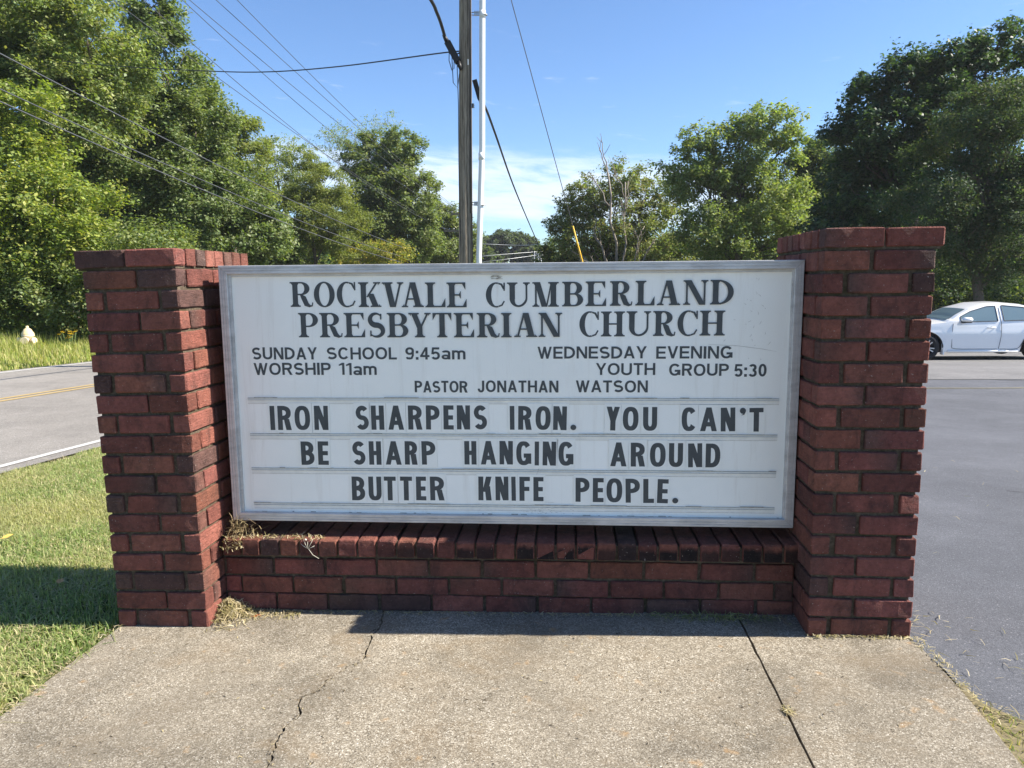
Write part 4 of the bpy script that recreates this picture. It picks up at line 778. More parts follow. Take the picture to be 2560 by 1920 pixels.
tree('mid_tree', 'R3', 'mid green tree filling the dip between the twin-topped and the big dark tree', 'tree', G_dark + G_olive[:2], .16, 48, 22, 'leafdull', .2, RG, .3)
tree('shade_tree', 'R4', 'largest dark blue-green shade tree climbing to the top right', 'tree', G_dark, .145, 60, 26, 'leaf', .34, RG, .28)
tree('cedar_tree', 'R5', 'drooping grey-green cedar with a bare straight trunk behind the white car', 'tree', G_cedar, .075, 80, 46, 'leafdull', .21, RG, .34, flat=.62, droop=.8, base=(15.9, 25.5), twigs=8, sigk=1.5, bough=.95, flatb=.22)
tree('undergrowth', 'R6', 'shaded undergrowth behind the right pillar and the white car', 'bush', G_dark + G_olive[:1], .12, 56, 24, 'leafdull', .07, None, .3)
tree('backdrop_tree', 'R7', 'deep shaded woodland tree closing the gap behind the cedar', 'tree', G_dark, .22, 38, 22, 'leafdull', .3, RG, .25)
# bare dead limbs standing up out of the browning tree
t = tag(empty('dead_tree', (4.6, 47, gz(4.6, 47))), 'grey dead limbs sticking up bare out of the browning tree', 'dead tree'); mb = MB()
def twig(p, d, L, r, depth):
    e = p + d * L; limb(mb, p, e, r, r * .5, .10, 6, 5)
    if depth:
        for _ in range(3): twig(p.lerp(e, rnd.uniform(.45, 1)), (d + Vector((rnd.gauss(0, .45), rnd.gauss(0, .3), rnd.gauss(.1, .3)))).normalized(), L * rnd.uniform(.2, .38), r * .45, depth - 1)
for b, e, r in (((0, 0, 2.5), (-.75, 0, 10.2), .10), ((.2, 0, 3.2), (.35, 0, 9.6), .08), ((-.3, 0, 3.5), (-1.7, 0, 6.8), .08), ((.6, 0, 3), (2.2, 0, 5.8), .08), ((-.2, 0, 3), (-2.4, 0, 5.0), .075), ((.5, 0, 3), (1.6, 0, 6.8), .06)):
    b, e = Vector(b), Vector(e); twig(b, (e - b).normalized(), (e - b).length, r, 2)
limb(mb, (0, 0, -.3), (0, 0, 4), .2, .12, .03, 9)
mb.build('bare_trunk', MAT['deadwood'], t)

# ------------------------------------------------------------------ grasses
def blades(name, P, h, w, cols, lean, mat='blade', kind='stuff', drift=0.0):
    n = len(P); ang = rng.uniform(0, 6.283, n); d = np.stack([np.cos(ang), np.sin(ang), np.zeros(n)], 1); side = np.stack([-np.sin(ang), np.cos(ang), np.zeros(n)], 1)
    l = (np.abs(rng.normal(size=n)) * lean)[:, None]; h = h[:, None]; w = w[:, None]
    V = np.empty((n, 5, 3)); up = np.array([0, 0, 1.0])
    V[:, 0] = P - side * w; V[:, 1] = P + side * w; m = P + up * h * .55 + d * l * h * .35
    V[:, 2] = m + side * w * .8; V[:, 3] = m - side * w * .8; V[:, 4] = P + up * h * (1 - .35 * np.minimum(l, 1.6)) + d * l * h
    i = np.arange(n)[:, None] * 5; F = np.concatenate([i + [0, 1, 2], i + [0, 2, 3], i + [3, 2, 4]], 0)
    pal = np.array(cols); c = pal[rng.integers(0, len(pal), n)] * rng.uniform(.75, 1.25, (n, 1))
    if drift:
        f = np.clip(.5 + .32 * np.sin(P[:, 0] * 3.1 + 2 * np.sin(P[:, 1] * 1.9)) + .32 * np.sin(P[:, 1] * 4.3 + 1.5 * np.sin(P[:, 0] * 2.7)) + rng.normal(size=n) * .18, 0, 1)[:, None] * drift; c = c * (1 - f) + np.array([.42, .38, .19]) * f
    C = np.repeat(c, 5, 0)
    o = np_mesh(name, V.reshape(-1, 3), F, C, MAT[mat]); tag(o, kind=kind); return o
gzv = np.vectorize(gz)
def patch(n, x0, x1, y0, y1): return rng.uniform(x0, x1, n), rng.uniform(y0, y1, n)
def clump(x, y, f=1.0): return .5 + .5 * np.sin(x * 5.3 * f + 1.7 * np.sin(y * 3.1 * f)) * np.sin(y * 4.7 * f + 1.3 * np.sin(x * 2.3 * f))
x, y = patch(150000, -3.4, -.34, -1.6, 4.2); k = (x > -3.02 + .1 * y + .05 * np.sin(y * 9)) & ~((x > -.365) & (y > -.02) & (y < .63)) & (x < np.where(y < 0, -.365 + .03 * np.sin(y * 23) , -.36)); x, y = x[k], y[k]
cl = clump(x, y); h = (.018 + .026 * cl * rng.random(len(x)) + .010 * rng.random(len(x)))
blades('lawn_grass', np.stack([x, y, gzv(x, y) - .03], 1), h + .02, rng.uniform(.0014, .0030, len(x)), [(.19, .27, .085), (.24, .31, .11), (.29, .34, .14), (.14, .21, .06), (.40, .40, .21)], 1.1, drift=.6)
x, y = patch(95000, -3.4, -.34, -1.6, 4.2); k = (x > -3.05 + .1 * y) & (x < -.37) ; x, y = x[k], y[k]; k = rng.random(len(x)) < (.25 + 1.0 * (1 - clump(x, y, .8))); x, y = x[k], y[k]
blades('lawn_thatch', np.stack([x, y, gzv(x, y) - .018], 1), rng.uniform(.008, .035, len(x)), rng.uniform(.0010, .0022, len(x)), [(.52, .45, .27), (.45, .39, .22), (.36, .33, .16)], 2.6, 'straw')
x, y = patch(110000, -3.0, 2.6, .7, 30); k = (x > -3.0 + .1 * y) & (x < np.where(y < 4, 2.55 - .15 * y, 2.0)) & ((y > 4.2) | (x > -.34)); x, y = x[k], y[k]
blades('lawn_grass', np.stack([x, y, gzv(x, y) - .04], 1), rng.uniform(.05, .12, len(x)), rng.uniform(.005, .010, len(x)), [(.19, .27, .085), (.24, .31, .11), (.29, .34, .14), (.14, .21, .06), (.40, .40, .21)], 1.0, drift=.6)
# low woodland closing the view beyond both rows of trees
n = 5200; a = rng.random(n); left = rng.random(n) < .45
wy = np.where(left, 24 + a * 120, 62 + rng.normal(size=n) * 3); wx = np.where(left, -23 + .1 * (24 + a * 120) - np.abs(rng.normal(size=n)) * 3, 1.5 + a * 75)
wz = gzv(wx, wy) + rng.random(n) ** .8 * (4.2 + 1.3 * np.sin(wx * .7 + wy * .23))
V, F, C = leaves(np.stack([wx, wy, wz], 1), .75, 16, .42, G_dark + G_olive[:2], .3)
tag(np_mesh('far_wood', V, F, C, MAT['leafdull']), kind='stuff')
# tall roadside grass and its verge beyond the road
def verge(n, a, b, y0, y1): yy = rng.uniform(y0, y1, n); return rng.uniform(a, b, n) + .1 * yy, yy
x, y = verge(60000, -18.5, -10.62, 5, 30); dd = (-10.6 + .1 * y) - x
h = np.clip(.10 + .10 * dd, .1, .62) * rng.uniform(.5, 1.25, len(x))
blades('roadside_grass', np.stack([x, y, gzv(x, y) - .04], 1), h, rng.uniform(.006, .012, len(x)), [(.24, .28, .07), (.30, .33, .09), (.20, .26, .06), (.38, .36, .14), (.44, .40, .19)], .5)
# grass strip between the apron and the lot, and stray clippings
x, y = patch(22000, 2.50, 3.6, -2.4, -.44); k = np.array([(a > np.interp(-b, [-.3, .387, .532, .709, 1.2, 3.4], [2.6, 2.594, 2.585, 2.568, 2.52, 2.45])) and a < lot_edge(b) + .01 for a, b in zip(x, y)]); x, y = x[k], y[k]
blades('edge_grass', np.stack([x, y, gzv(x, y) - .03], 1), rng.uniform(.015, .05, len(x)), rng.uniform(.0012, .0024, len(x)), [(.15, .20, .05), (.30, .28, .10), (.40, .34, .17), (.22, .22, .06)], 1.6)
def straws(name, pts, L, cols, lift=.004, label=None, cat=None, kind='stuff', steep=.15):
    """loose dry stalks: thin bent slivers lying in any direction"""
    n = len(pts); pts = np.array(pts, float); a = rng.uniform(0, 6.283, n); el = rng.normal(size=n) * steep
    d = np.stack([np.cos(a) * np.cos(el), np.sin(a) * np.cos(el), np.abs(np.sin(el))], 1); s = np.stack([-np.sin(a), np.cos(a), rng.normal(size=n) * .4], 1)
    l = (L * rng.uniform(.4, 1.3, n))[:, None]; w = rng.uniform(.0007, .0016, n)[:, None]; b = np.stack([np.zeros(n), np.zeros(n), np.abs(rng.normal(size=n)) * .12], 1) * l
    V = np.empty((n, 6, 3)); V[:, 0] = pts - d * l * .5 - s * w; V[:, 1] = pts - d * l * .5 + s * w; V[:, 2] = pts + b + s * w; V[:, 3] = pts + b - s * w
    V[:, 4] = pts + d * l * .5 + s * w * .4 + s * l * .1; V[:, 5] = pts + d * l * .5 - s * w * .4 + s * l * .1; V[:, :, 2] += lift
    i = np.arange(n)[:, None] * 6; F = np.concatenate([i + [0, 1, 2, 3], i + [3, 2, 4, 5]], 0)
    pal = np.array(cols); C = np.repeat(pal[rng.integers(0, len(pal), n)] * rng.uniform(.7, 1.2, (n, 1)), 6, 0)
    o = np_mesh(name, V.reshape(-1, 3), F, C, MAT['straw'])
    return tag(o, label, cat, None, kind)
DRY = [(.42, .35, .21), (.36, .30, .17), (.47, .41, .28), (.28, .25, .11)]
# heap in the corner of the sunlit pillar and the low wall: mound with stalks on it
def heap(cx, cy, r, h, n, z0=0.0):
    out = []
    for _ in range(n):
        q = abs(rnd.gauss(0, .5)); a = rnd.uniform(0, 6.283); x_, y_ = cx + r * q * math.cos(a), cy + r * q * math.sin(a)
        out.append((x_, y_, z0 + h * max(0, 1 - q) * rnd.uniform(.2, 1)))
    return out
pts = [p for p in heap(  .035, .105, .13, .065, 1700) if .004 < p[0] and p[1] < .15 and p[1] > -.06 + .3 * max(0, p[0] - .1)]
pts += [(rnd.uniform(.01, .32), .145 - abs(rnd.gauss(0, .035)), .003) for _ in range(320)]
straws('grass_clippings', pts, .032, DRY, label='heap of dried grass clippings in the corner at the foot of the sunlit pillar', cat='clippings', kind=None, steep=.4)
pts = [(rnd.gauss(1.95, .14), .145 - abs(rnd.gauss(0, .035)), .022 + rnd.uniform(0, .012)) for _ in range(260)]; pts = [p for p in pts if p[0] < 2.22]
straws('grass_clippings', pts, .035, [(.16, .20, .06), (.24, .26, .10), (.30, .30, .14)], label='thin shaded clippings along the wall foot beside the shaded pillar', cat='clippings', kind=None, steep=.4)
pts = [(rnd.uniform(.05, 2.2), .148 - abs(rnd.gauss(0, .012)), 0) for _ in range(420)]; pts = [(a, b, slab_z(a) + .001) for a, b, c in pts]
pts += [(rnd.uniform(2.23, 2.6), -.008 - abs(rnd.gauss(0, .012)), slab_z(2.4) + .002) for _ in range(170)]
pts += [(lot_edge(q) + rnd.uniform(-.02, .02), q, gz(2.62, q) + .002) for q in [rnd.uniform(-.5, .0) for _ in range(200)]]
pts += [(rnd.gauss(2.03, .008), rnd.gauss(-.50, .012), slab_z(2.0) + .002) for _ in range(60)]
pts += [(-.36 + rnd.gauss(0, .012), rnd.uniform(-1.2, 0), -.002) for _ in range(260)]
straws('scattered_straw', pts, .022, DRY)
pts = [(lot_edge(-.2) + abs(rnd.gauss(0, .16)), rnd.uniform(-.7, .25), 0) for _ in range(70)] + [(rnd.uniform(2.7, 5.5), rnd.uniform(-.5, 3.5), 0) for _ in range(60)]
straws('lot_straw', [(a, b, gz(a, b) - .008) for a, b, c in pts], .045, DRY)
pts = [(rnd.uniform(-.1, 2.4), rnd.uniform(-.9, .1), 0) for _ in range(260)]
for (a, b) in crk[::2]: pts += [(a + rnd.gauss(0, .006), b + rnd.gauss(0, .006), 0) for _ in range(2)]
straws('apron_litter', [(a, b, slab_z(a)) for a, b, c in pts], .012, [(.10, .075, .045), (.36, .30, .18), (.05, .04, .03)], .002)
pts = [(rnd.uniform(.02, .42), .128 + abs(rnd.gauss(.02, .02)), .308) for _ in range(200)] + [(rnd.uniform(.015, .10), .121 - abs(rnd.gauss(0, .003)), rnd.uniform(.262, .306)) for _ in range(70)]
straws('grass_clippings', pts, .028, DRY, label='thin layer of dry clippings on the left end of the brick coping', cat='clippings', kind=None, steep=.5)
pts = [(.04 + abs(rnd.gauss(0, .04)), .168 + rnd.gauss(0, .012), .320 + abs(rnd.gauss(0, .024))) for _ in range(130)]
straws('straw_nest', pts, .055, [(.26, .20, .11), (.18, .13, .075), (.36, .29, .16)], label='tuft of straw stuffed under the lower left corner of the sign', cat='straw tuft', kind=None, steep=.8)
# small single finds
def leaf_thing(name, loc, s, col, label, rz=0):
    mb = MB(); P = [(0, 0, 0), (.3, .28, .10), (.75, .22, .16), (1, 0, .06), (.75, -.25, .14), (.3, -.30, .03), (.5, 0, .02)]
    mb.add([(a * s, b * s, c * s) for a, b, c in P], [(0, 1, 6), (1, 2, 6), (2, 3, 6), (3, 4, 6), (4, 5, 6), (5, 0, 6)], 0, col)
    mb.tube([(0, 0, .002), (-.35 * s, .05 * s, .004)], .0008, 5, 0, col); o = mb.build(name, MAT['straw']); o.location = loc; o.rotation_euler = (0, 0, rz); tag(o, label, 'leaf'); return o
leaf_thing('fallen_leaf', (.135, .09, .004), .035, (.34, .12, .04), 'curled rust brown leaf on the concrete beside the heap of clippings', .3)
leaf_thing('fallen_leaf', (-1.55, .9, .012), .06, (.62, .40, .10), 'yellow fallen leaf on the lawn, farther from the pillar', 1.2)
leaf_thing('fallen_leaf', (-.85, .35, .012), .05, (.50, .30, .14), 'tan fallen leaf on the lawn close to the pillar shadow', 2.0)
mb = MB()
for a in ((0, .03), (.5, .045), (-.4, .04), (1.1, .03), (-.9, .035)): mb.tube([(0, 0, 0), (math.sin(a[0]) * a[1] * .5, -.006, math.cos(a[0]) * a[1] * .5), (math.sin(a[0]) * a[1], -.003 - .003 * rnd.random(), math.cos(a[0]) * a[1])], [.0013, .001, .0006], 5)
mb.tube([(0, 0, 0), (.02, -.008, -.022), (.045, -.012, -.035)], [.0012, .001, .0008], 5); mb.tube([(-.008, -.004, .036), (-.006, -.004, .040)], .004, 7)
o = mb.build('dead_weed_sprig', plain('bleached_stalk', (.55, .52, .42), .8)); o.location = (.365, .121, .275); tag(o, 'bleached dead weed sprig hanging on the front of the brick coping', 'weed')
# ------------------------------------------------------------------ utility pole with its conduit
pole = tag(empty('utility_pole', (-.64, 12, gz(-.64, 12))), 'weathered wooden utility pole standing behind the sign with a white conduit on standoffs', 'utility pole')
pz = gz(-.64, 12); X0 = -.64
def pp(x, y, z): return (x - X0, y - 12, z - pz)
mb = MB(); mb.tube([pp(-.655, 12, -.7), pp(-.618, 12, 1.95), pp(-.577, 12, 4.2), pp(-.536, 12, 6.5), pp(-.47, 12, 10.6)], [.15, .137, .125, .114, .095], 24)
shaft = mb.build('pole_shaft', MAT['pole'], pole)
mb = MB()
for a, s in ((-1.95, .004), (-1.2, .003), (-.5, .0035)):
    pts = []
    for i in range(24):
        z = 1 + i * .25; r = .15 - (z + .7) * .0052; c = X0 - .015 + .018 * (z - .3) - (.0 if z else 0); th = a + .10 * math.sin(z * 1.3)
        pts.append(pp(-.655 + .0172 * (z + .7) + (r + .001) * math.cos(th), 12 + (r + .001) * math.sin(th), z))
    mb.tube(pts, s, 5)
mb.build('drying_check', MAT['crack'], shaft)
mb = MB(); cx = [(-.385, -.7), (-.357, 1.8), (-.26, 3.82), (-.235, 5.2), (-.211, 6.47), (-.17, 8.2)]
mb.tube([pp(x, 11.93, z) for x, z in cx], .0545, 20)
cond = mb.build('conduit', MAT['pvc'], pole)
for x, z in ((-.273, 3.66), (-.2105, 6.20)):
    mb = MB(); mb.tube([pp(x - .0015, 11.93, z - .07), pp(x + .0015, 11.93, z + .06)], .0585, 20)
    mb.build('conduit_coupling', MAT['pvc'], cond)
for x0, x1, z in ((-.42, -.225, 6.206), (-.46, -.395, 4.568), (-.475, -.315, 2.767)):
    mb = MB(); 
    for dz in (0, .045): mb.tube([pp(x0, 11.97, z + dz), pp((x0 + x1) / 2, 11.95, z + dz - .012), pp(x1, 11.94, z + dz - .025)], .008, 8)
    for q in (.35, .55, .75): mb.box(*sorted((x0 + (x1 - x0) * q - .012 - X0, x0 + (x1 - x0) * q + .012 - X0)), -.075, -.03, z - .02 - pz, z + .055 - pz)
    if x1 > -.35: mb.tube([pp(x1 + .05, 11.93, z - .024), pp(x1 + .051, 11.93, z - .012)], .056, 18)
    mb.build('standoff_bracket', MAT['steel'], pole)
mb = MB()                                     # splice enclosures and drip loops at the cable height
b = pp(-.86, 11.85, 5.70); c = pp(-.68, 11.88, 5.36)
def boxalong(a, e, w, h):
    a, e = Vector(a), Vector(e); d = (e - a).normalized(); s = d.cross(Vector((0, 1, 0))).normalized(); u = Vector((0, 1, 0))
    vs = [q + s * w * i + u * h * j for q in (a, e) for i, j in ((-1, -1), (1, -1), (1, 1), (-1, 1))]
    mb.add(vs, [(0, 1, 2, 3), (7, 6, 5, 4), (0, 4, 5, 1), (1, 5, 6, 2), (2, 6, 7, 3), (3, 7, 4, 0)])
boxalong(b, c, .062, .07); mb.tube([pp(-.93, 11.8, 5.83), b], [.028, .05], 10); mb.tube([c, pp(-.62, 11.87, 5.22)], [.05, .03], 10)
mb.build('splice_box', MAT['blackbox'], pole); mb = MB()
boxalong(pp(-.40, 12.1, 5.08), pp(-.305, 12.1, 4.74), .045, .05); mb.tube([pp(-.305, 12.1, 4.74), pp(-.27, 12.1, 4.62)], [.04, .02], 10)
mb.build('splice_box', MAT['blackbox'], pole)
for P_ in ([(-.84, 5.62), (-.85, 5.4), (-.80, 5.22), (-.76, 5.25), (-.75, 5.55)], [(-.80, 5.6), (-.79, 5.3), (-.78, 5.0), (-.70, 4.9), (-.66, 5.15)], [(-.70, 5.3), (-.69, 4.6), (-.705, 3.6), (-.71, 2.9), (-.70, 1.6), (-.70, .2)], [(-.445, 6.6), (-.455, 5.5), (-.49, 3.5), (-.505, 2.6)], [(-.47, 2.6), (-.478, 1.2), (-.49, -.5)]):
    mb = MB(); mb.tube([pp(x, 11.9, z) for x, z in P_], .0075, 6); mb.build('drop_wire', MAT['wire'], pole)
mb = MB(); mb.box(*sorted((-.50 - X0, -.478 - X0)), -.135, -.12, 5.30 - pz, 5.40 - pz); mb.build('pole_tag', MAT['pvc'], pole)

# ------------------------------------------------------------------ wires
def smooth(P, n=8):
    P = [Vector(p) for p in P]; out = []
    for i in range(len(P) - 1):
        p0, p1, p2, p3 = P[max(0, i - 1)], P[i], P[i + 1], P[min(len(P) - 1, i + 2)]
        for k in range(n):
            t = k / n; out.append(.5 * ((2 * p1) + (p2 - p0) * t + (2 * p0 - 5 * p1 + 4 * p2 - p3) * t * t + (3 * p1 - p0 - 3 * p2 + p3) * t ** 3))
    out.append(P[-1]); return out
def cable(pts, r, label, mat='greywire', group='overhead wires along the far side of the road', name='overhead_wire', n=5):
    """sag fitted as a parabola through the given points, carried on past both ends"""
    A = np.array(pts, float); yv = A[:, 1]; cz = np.polyfit(yv, A[:, 2], 2); cx_ = np.polyfit(yv, A[:, 0], 1)
    ys = np.linspace(min(yv[0], 8), yv[-1], 40); P = [(np.polyval(cx_, q), q, np.polyval(cz, q)) for q in ys]
    mb = MB(); mb.tube(P, r, n); o = mb.build(name, MAT[mat]); tag(o, label, 'wire', group); return o
UP = ['leftmost of the six power lines crossing the sky at the top left', 'second power line from the left in the six strung over the trees', 'third power line from the left, crossing the sky', 'fourth power line from the left, close beside the third', 'fifth power line from the left, crossing open sky', 'rightmost of the six power lines, ending highest at the far pole']
for k, l in zip('defghi', UP): cable(WIRES[k], .013, l)
for k, l, r in (('a', 'highest of the three sagging telecom cables in front of the left trees', .020), ('b', 'middle of the three sagging telecom cables in front of the left trees', .017), ('c', 'lowest of the three sagging telecom cables in front of the left trees', .020)): cable(WIRES[k], r, l, group='telecom cables along the far side of the road')
def free(name, P, r, label, mat='wire', cat='cable', n=7): 
    mb = MB(); mb.tube(smooth(P), r, n); return tag(mb.build(name, MAT[mat]), label, cat)
free('aerial_cable', [(-2.2, -4, 6.9), (-1.4, 5, 6.15), (-.955, 9.9, 5.985), (-.90, 11.0, 5.93), (-.90, 11.75, 5.80)], .03, 'thick black aerial cable coming over the viewer into the pole at the top')
free('aerial_cable', [(-.30, 12.1, 4.68), (-.31, 13, 4.80), (-.40, 16, 4.85), (-.633, 26, 4.684), (-.66, 42, 3.95), (-.644, 60, 3.086), (-.515, 80, 2.267)], .026, 'black aerial cable slanting down to the right from behind the white conduit')
free('service_wire', [(-.70, 11.95, 5.52), (-.874, 12.2, 5.635), (-3.7, 14.5, 6.085), (-6.082, 16, 6.436), (-8.805, 18, 7.09), (-12.234, 20, 7.855), (-14.9, 21.5, 8.5)], .013, 'thin black service wire running level from the pole across the road into the trees')
guy = tag(empty('guy_wire', (2.106, 18, gz(2.1, 18))), 'steel guy wire with a yellow plastic guard slanting up beside the pole', 'guy wire'); gl = Vector(guy.location)
mb = MB(); ga = Vector((2.35, 18.4, gz(2.3, 18.4))); gp = [Vector((-.47, 12, 9.3)), Vector((.172, 14, 7.156)), Vector((1.471, 17, 2.691)), Vector((2.106, 18, .372)), ga]
mb.tube([p - gl for p in gp], .009, 6); mb.build('strand', MAT['greywire'], guy)
mb = MB(); mb.tube([p - gl for p in (gp[2], Vector((1.708, 17.4, 1.838)), gp[3], ga)], [.020, .026, .030, .032], 12); mb.build('guard', MAT['yellow'], guy)
# far poles and the small steel frame at the end of the road
far = tag(empty('utility_pole', (-7.3, 60, gz(-7.3, 60))), 'far wooden pole with crossarms, mostly hidden behind the near utility pole', 'utility pole'); fz = gz(-8, 60)
mb = MB(); mb.tube([(0, 0, -.4), (.1, 0, 8.6)], [.16, .11], 12); mb.build('pole_shaft', MAT['pole'], far)
for z, a, b in ((6.85, -1.06, .30), (5.49, -1.70, .30)):
    mb = MB(); mb.box(a, b, -.17, -.05, z - fz - .07, z - fz + .07); arm = mb.build('crossarm', MAT['pole'], far)
    for q in (a + .08, a + .50, a + .85):
        mb = MB(); mb.lathe([(0, 0), (.03, 0), (.03, .06), (.06, .07), (.06, .12), (.03, .16), (0, .17)], 10, M=Matrix.Translation((q, -.11, z - fz + .07))); mb.build('insulator', MAT['steel'], arm)
post = tag(empty('service_pole', (.84, 80, gz(.84, 80))), 'short far service pole right of the steel frame with a few wires at its top', 'utility pole'); qz = gz(.84, 80)
mb = MB(); mb.tube([(0, 0, -.3), (0, 0, 5.77 - qz)], [.13, .11], 12); mb.build('pole_shaft', MAT['deadwood'], post)
for P_ in ([(.1, 0, 5.2), (.6, -.3, 4.5), (1.3, -.5, 4.35), (1.6, -.6, 4.1)], [(.1, 0, 5.0), (1.0, -4, 4.6), (3.5, -14, 3.6)]):
    mb = MB(); mb.tube([(x, y, z - qz) for x, y, z in P_], .025, 6); mb.build('drop_wire', MAT['greywire'], post)
lat = tag(empty('steel_frame', (-3.3, 110, gz(-3.3, 110))), 'small pale lattice frame carrying wires at the far end of the road', 'steel frame'); lz = gz(-3.3, 110)
mb = MB()
for x in (-.55, .1, .55): mb.tube([(x, 0, -.3), (x * .9, 0, 5.7 - lz)], .055, 6)
for a, b in (((-.95, 4.4), (.0, 5.7)), ((-.55, 4.4), (.55, 5.3)), ((.9, 4.3), (.1, 5.7)), ((-.8, 5.1), (.8, 5.15)), ((-.5, 5.55), (.7, 5.65)), ((.55, 4.4), (-.2, 5.4))): mb.tube([(a[0], 0, a[1] - lz), (b[0], 0, b[1] - lz)], .038, 6)
mb.build('lattice', MAT['steel'], lat)
free('distant_wire', [(-16, 99, 6.55), (-10.337, 100, 6.376), (-4.144, 100, 6.122), (.84, 80.2, 5.7)], .035, 'pale distant wire crossing level in front of the far trees', 'steel', 'wire', 5)
free('distant_wire', [(-18, 104, 4.3), (-10.765, 105, 4.938), (-3.34, 109.8, 5.615)], .035, 'upper pale wire rising to the steel frame', 'steel', 'wire', 5)
free('distant_wire', [(-18, 104, 3.4), (-8.5, 105, 4.35), (-3.5, 109.8, 5.1)], .03, 'lower pale wire rising to the steel frame just above the sign', 'steel', 'wire', 5)

# ------------------------------------------------------------------ white sedan
paint = NT('pearl_white_paint'); paint.set(col=(.86, .86, .85), rough=.28, spec=.5, coat=.8, coatr=.06); paint = paint.m
glass = NT('tinted_car_glass'); glass.set(col=(.13, .19, .22), rough=.06, spec=.8); glass = glass.m
rubber = plain('tyre_rubber', (.018, .018, .02), .75); trim = plain('black_trim', (.015, .015, .017), .5); alloy = plain('alloy_rim', (.55, .56, .58), .3, .7)
seamm = plain('panel_gap', (.10, .10, .11), .7); under = plain('underbody', (.02, .02, .022), .9)
car = tag(empty('parked_car', (10.10, 17.25, 0)), 'white four-door sedan parked on the lot, nose hidden by the brick pillar', 'car')
# local frame: x=0 at the front axle, nose towards -x, near side at -y, z from the ground
WB = 2.62; WR = .315; HW = .86
def roof(x): return float(np.interp(x, [-.80, -.70, -.3, .15, .45, .75, 1.05, 1.45, 1.85, 2.3, 2.65, 2.95, 3.2, 3.42, 3.5], [.66, .74, .83, .89, .925, 1.12, 1.27, 1.385, 1.405, 1.36, 1.25, 1.10, .99, .965, .93]))
def belt(x): return float(np.interp(x, [-.80, -.70, -.3, .45, 1.0, 2.0, 3.0, 3.42, 3.5], [.66, .74, .83, .895, .915, .94, .965, .96, .93]))
def low(x):
    z = .20 if -.62 < x < 3.3 else .30
    for a in (0, WB):
        d = abs(x - a)
        if d < .385: z = max(z, WR + math.sqrt(.385 ** 2 - d * d) - .0)
    return z
def plan(x): return HW * float(np.interp(x, [-.82, -.7, -.45, 0, .6, 1.8, 2.7, 3.2, 3.5], [.62, .80, .92, .975, 1, 1, .985, .93, .74]))
def bulge(z): return float(np.interp(z, [.2, .28, .40, .55, .68, .74, .84, .96, 1.15, 1.40], [.955, .975, .985, .998, 1.0, .985, .972, .945, .83, .67]))
xs = sorted(set([round(v, 3) for v in lin(-.82, 3.5, 110)]))
def side(s, zlo, zhi, x_, n, k, extra=0): z = zlo + (zhi - zlo) * k / n; return (x_, s * (plan(x_) * bulge(z) + extra), z)
mb = MB(); NZ = 12
for s in (-1, 1):
    V = [side(s, low(x), belt(x), x, NZ, k) for x in xs for k in range(NZ + 1)]
    F = [(i * (NZ + 1) + k, (i + 1) * (NZ + 1) + k, (i + 1) * (NZ + 1) + k + 1, i * (NZ + 1) + k + 1) for i in range(len(xs) - 1) for k in range(NZ)]
    mb.add(V, F if s < 0 else [f[::-1] for f in F], 0, smooth=True)
    gx = [x for x in xs if roof(x) > belt(x) + .004]
    V = [side(s, belt(x), roof(x) - .03 * (roof(x) > belt(x) + .1), x, 8, k) for x in gx for k in range(9)]
    F = [(i * 9 + k, (i + 1) * 9 + k, (i + 1) * 9 + k + 1, i * 9 + k + 1) for i in range(len(gx) - 1) for k in range(8)]
    mb.add(V, F if s < 0 else [f[::-1] for f in F], 0, smooth=True)
NA = 10
def top(x, k):
    zt = roof(x); ze = zt - .03 * (zt > belt(x) + .1); y = plan(x) * bulge(ze); t = -1 + 2 * k / NA
    return (x, y * t, ze + (.03 if zt > belt(x) + .1 else .0) * (1 - t * t) ** .5 + (.03 * (1 - t * t) if zt <= belt(x) + .1 else 0))
V = [top(x, k) for x in xs for k in range(NA + 1)]
mb.add(V, [(i * (NA + 1) + k, (i + 1) * (NA + 1) + k, (i + 1) * (NA + 1) + k + 1, i * (NA + 1) + k + 1) for i in range(len(xs) - 1) for k in range(NA)], 0, smooth=True)
for x, d in ((xs[0], 1), (xs[-1], -1)):     # nose and tail closures
    a = [side(-1, low(x), belt(x), x, NZ, k) for k in range(NZ + 1)]; b = [side(1, low(x), belt(x), x, NZ, k) for k in range(NZ + 1)]
    mb.add(a + b, [(k, k + 1, NZ + 2 + k, NZ + 1 + k) for k in range(NZ)], 0)
body = mb.build('body', paint, car)
mb = MB(); mb.box(-.6, 3.3, -.74, .74, .19, .24); 
for a in (0, WB):
    for s in (-1, 1): mb.box(a - .40, a + .40, s * .50 if s > 0 else -.76, .76 if s > 0 else -.50, .24, .72)
mb.box(.42, 2.2, -.80, .80, .24, .60); mb.build('underbody', under, car)
for s in (-1, 1): mb = MB(); mb.tube([(.52, s * .835, .225), (2.15, s * .835, .225)], .035, 8); mb.build('sill', paint, car)
def pane(name, xa, xb, fb, ft, n=14):
    mb = MB(); P = []
    for i in range(n + 1):
        x = xa + (xb - xa) * i / n; z0, z1 = fb(x), ft(x); z1 = max(z1, z0 + .002)
        for k in range(6): z = z0 + (z1 - z0) * k / 5; P.append((x, -(plan(x) * bulge(z) + .004), z))
    mb.add(P, [(i * 6 + k, (i + 1) * 6 + k, (i + 1) * 6 + k + 1, i * 6 + k + 1) for i in range(n) for k in range(5)], 0, smooth=True)
    o = mb.build(name, glass, car); P2 = [P[i * 6] for i in range(n + 1)] + [P[n * 6 + k] for k in range(6)] + [P[i * 6 + 5] for i in range(n, -1, -1)] + [P[5 - k] for k in range(6)]
    m2 = MB(); m2.tube([(a, b - .002, c) for a, b, c in P2], .009, 5, cap=False); m2.build('window_trim', trim, o)
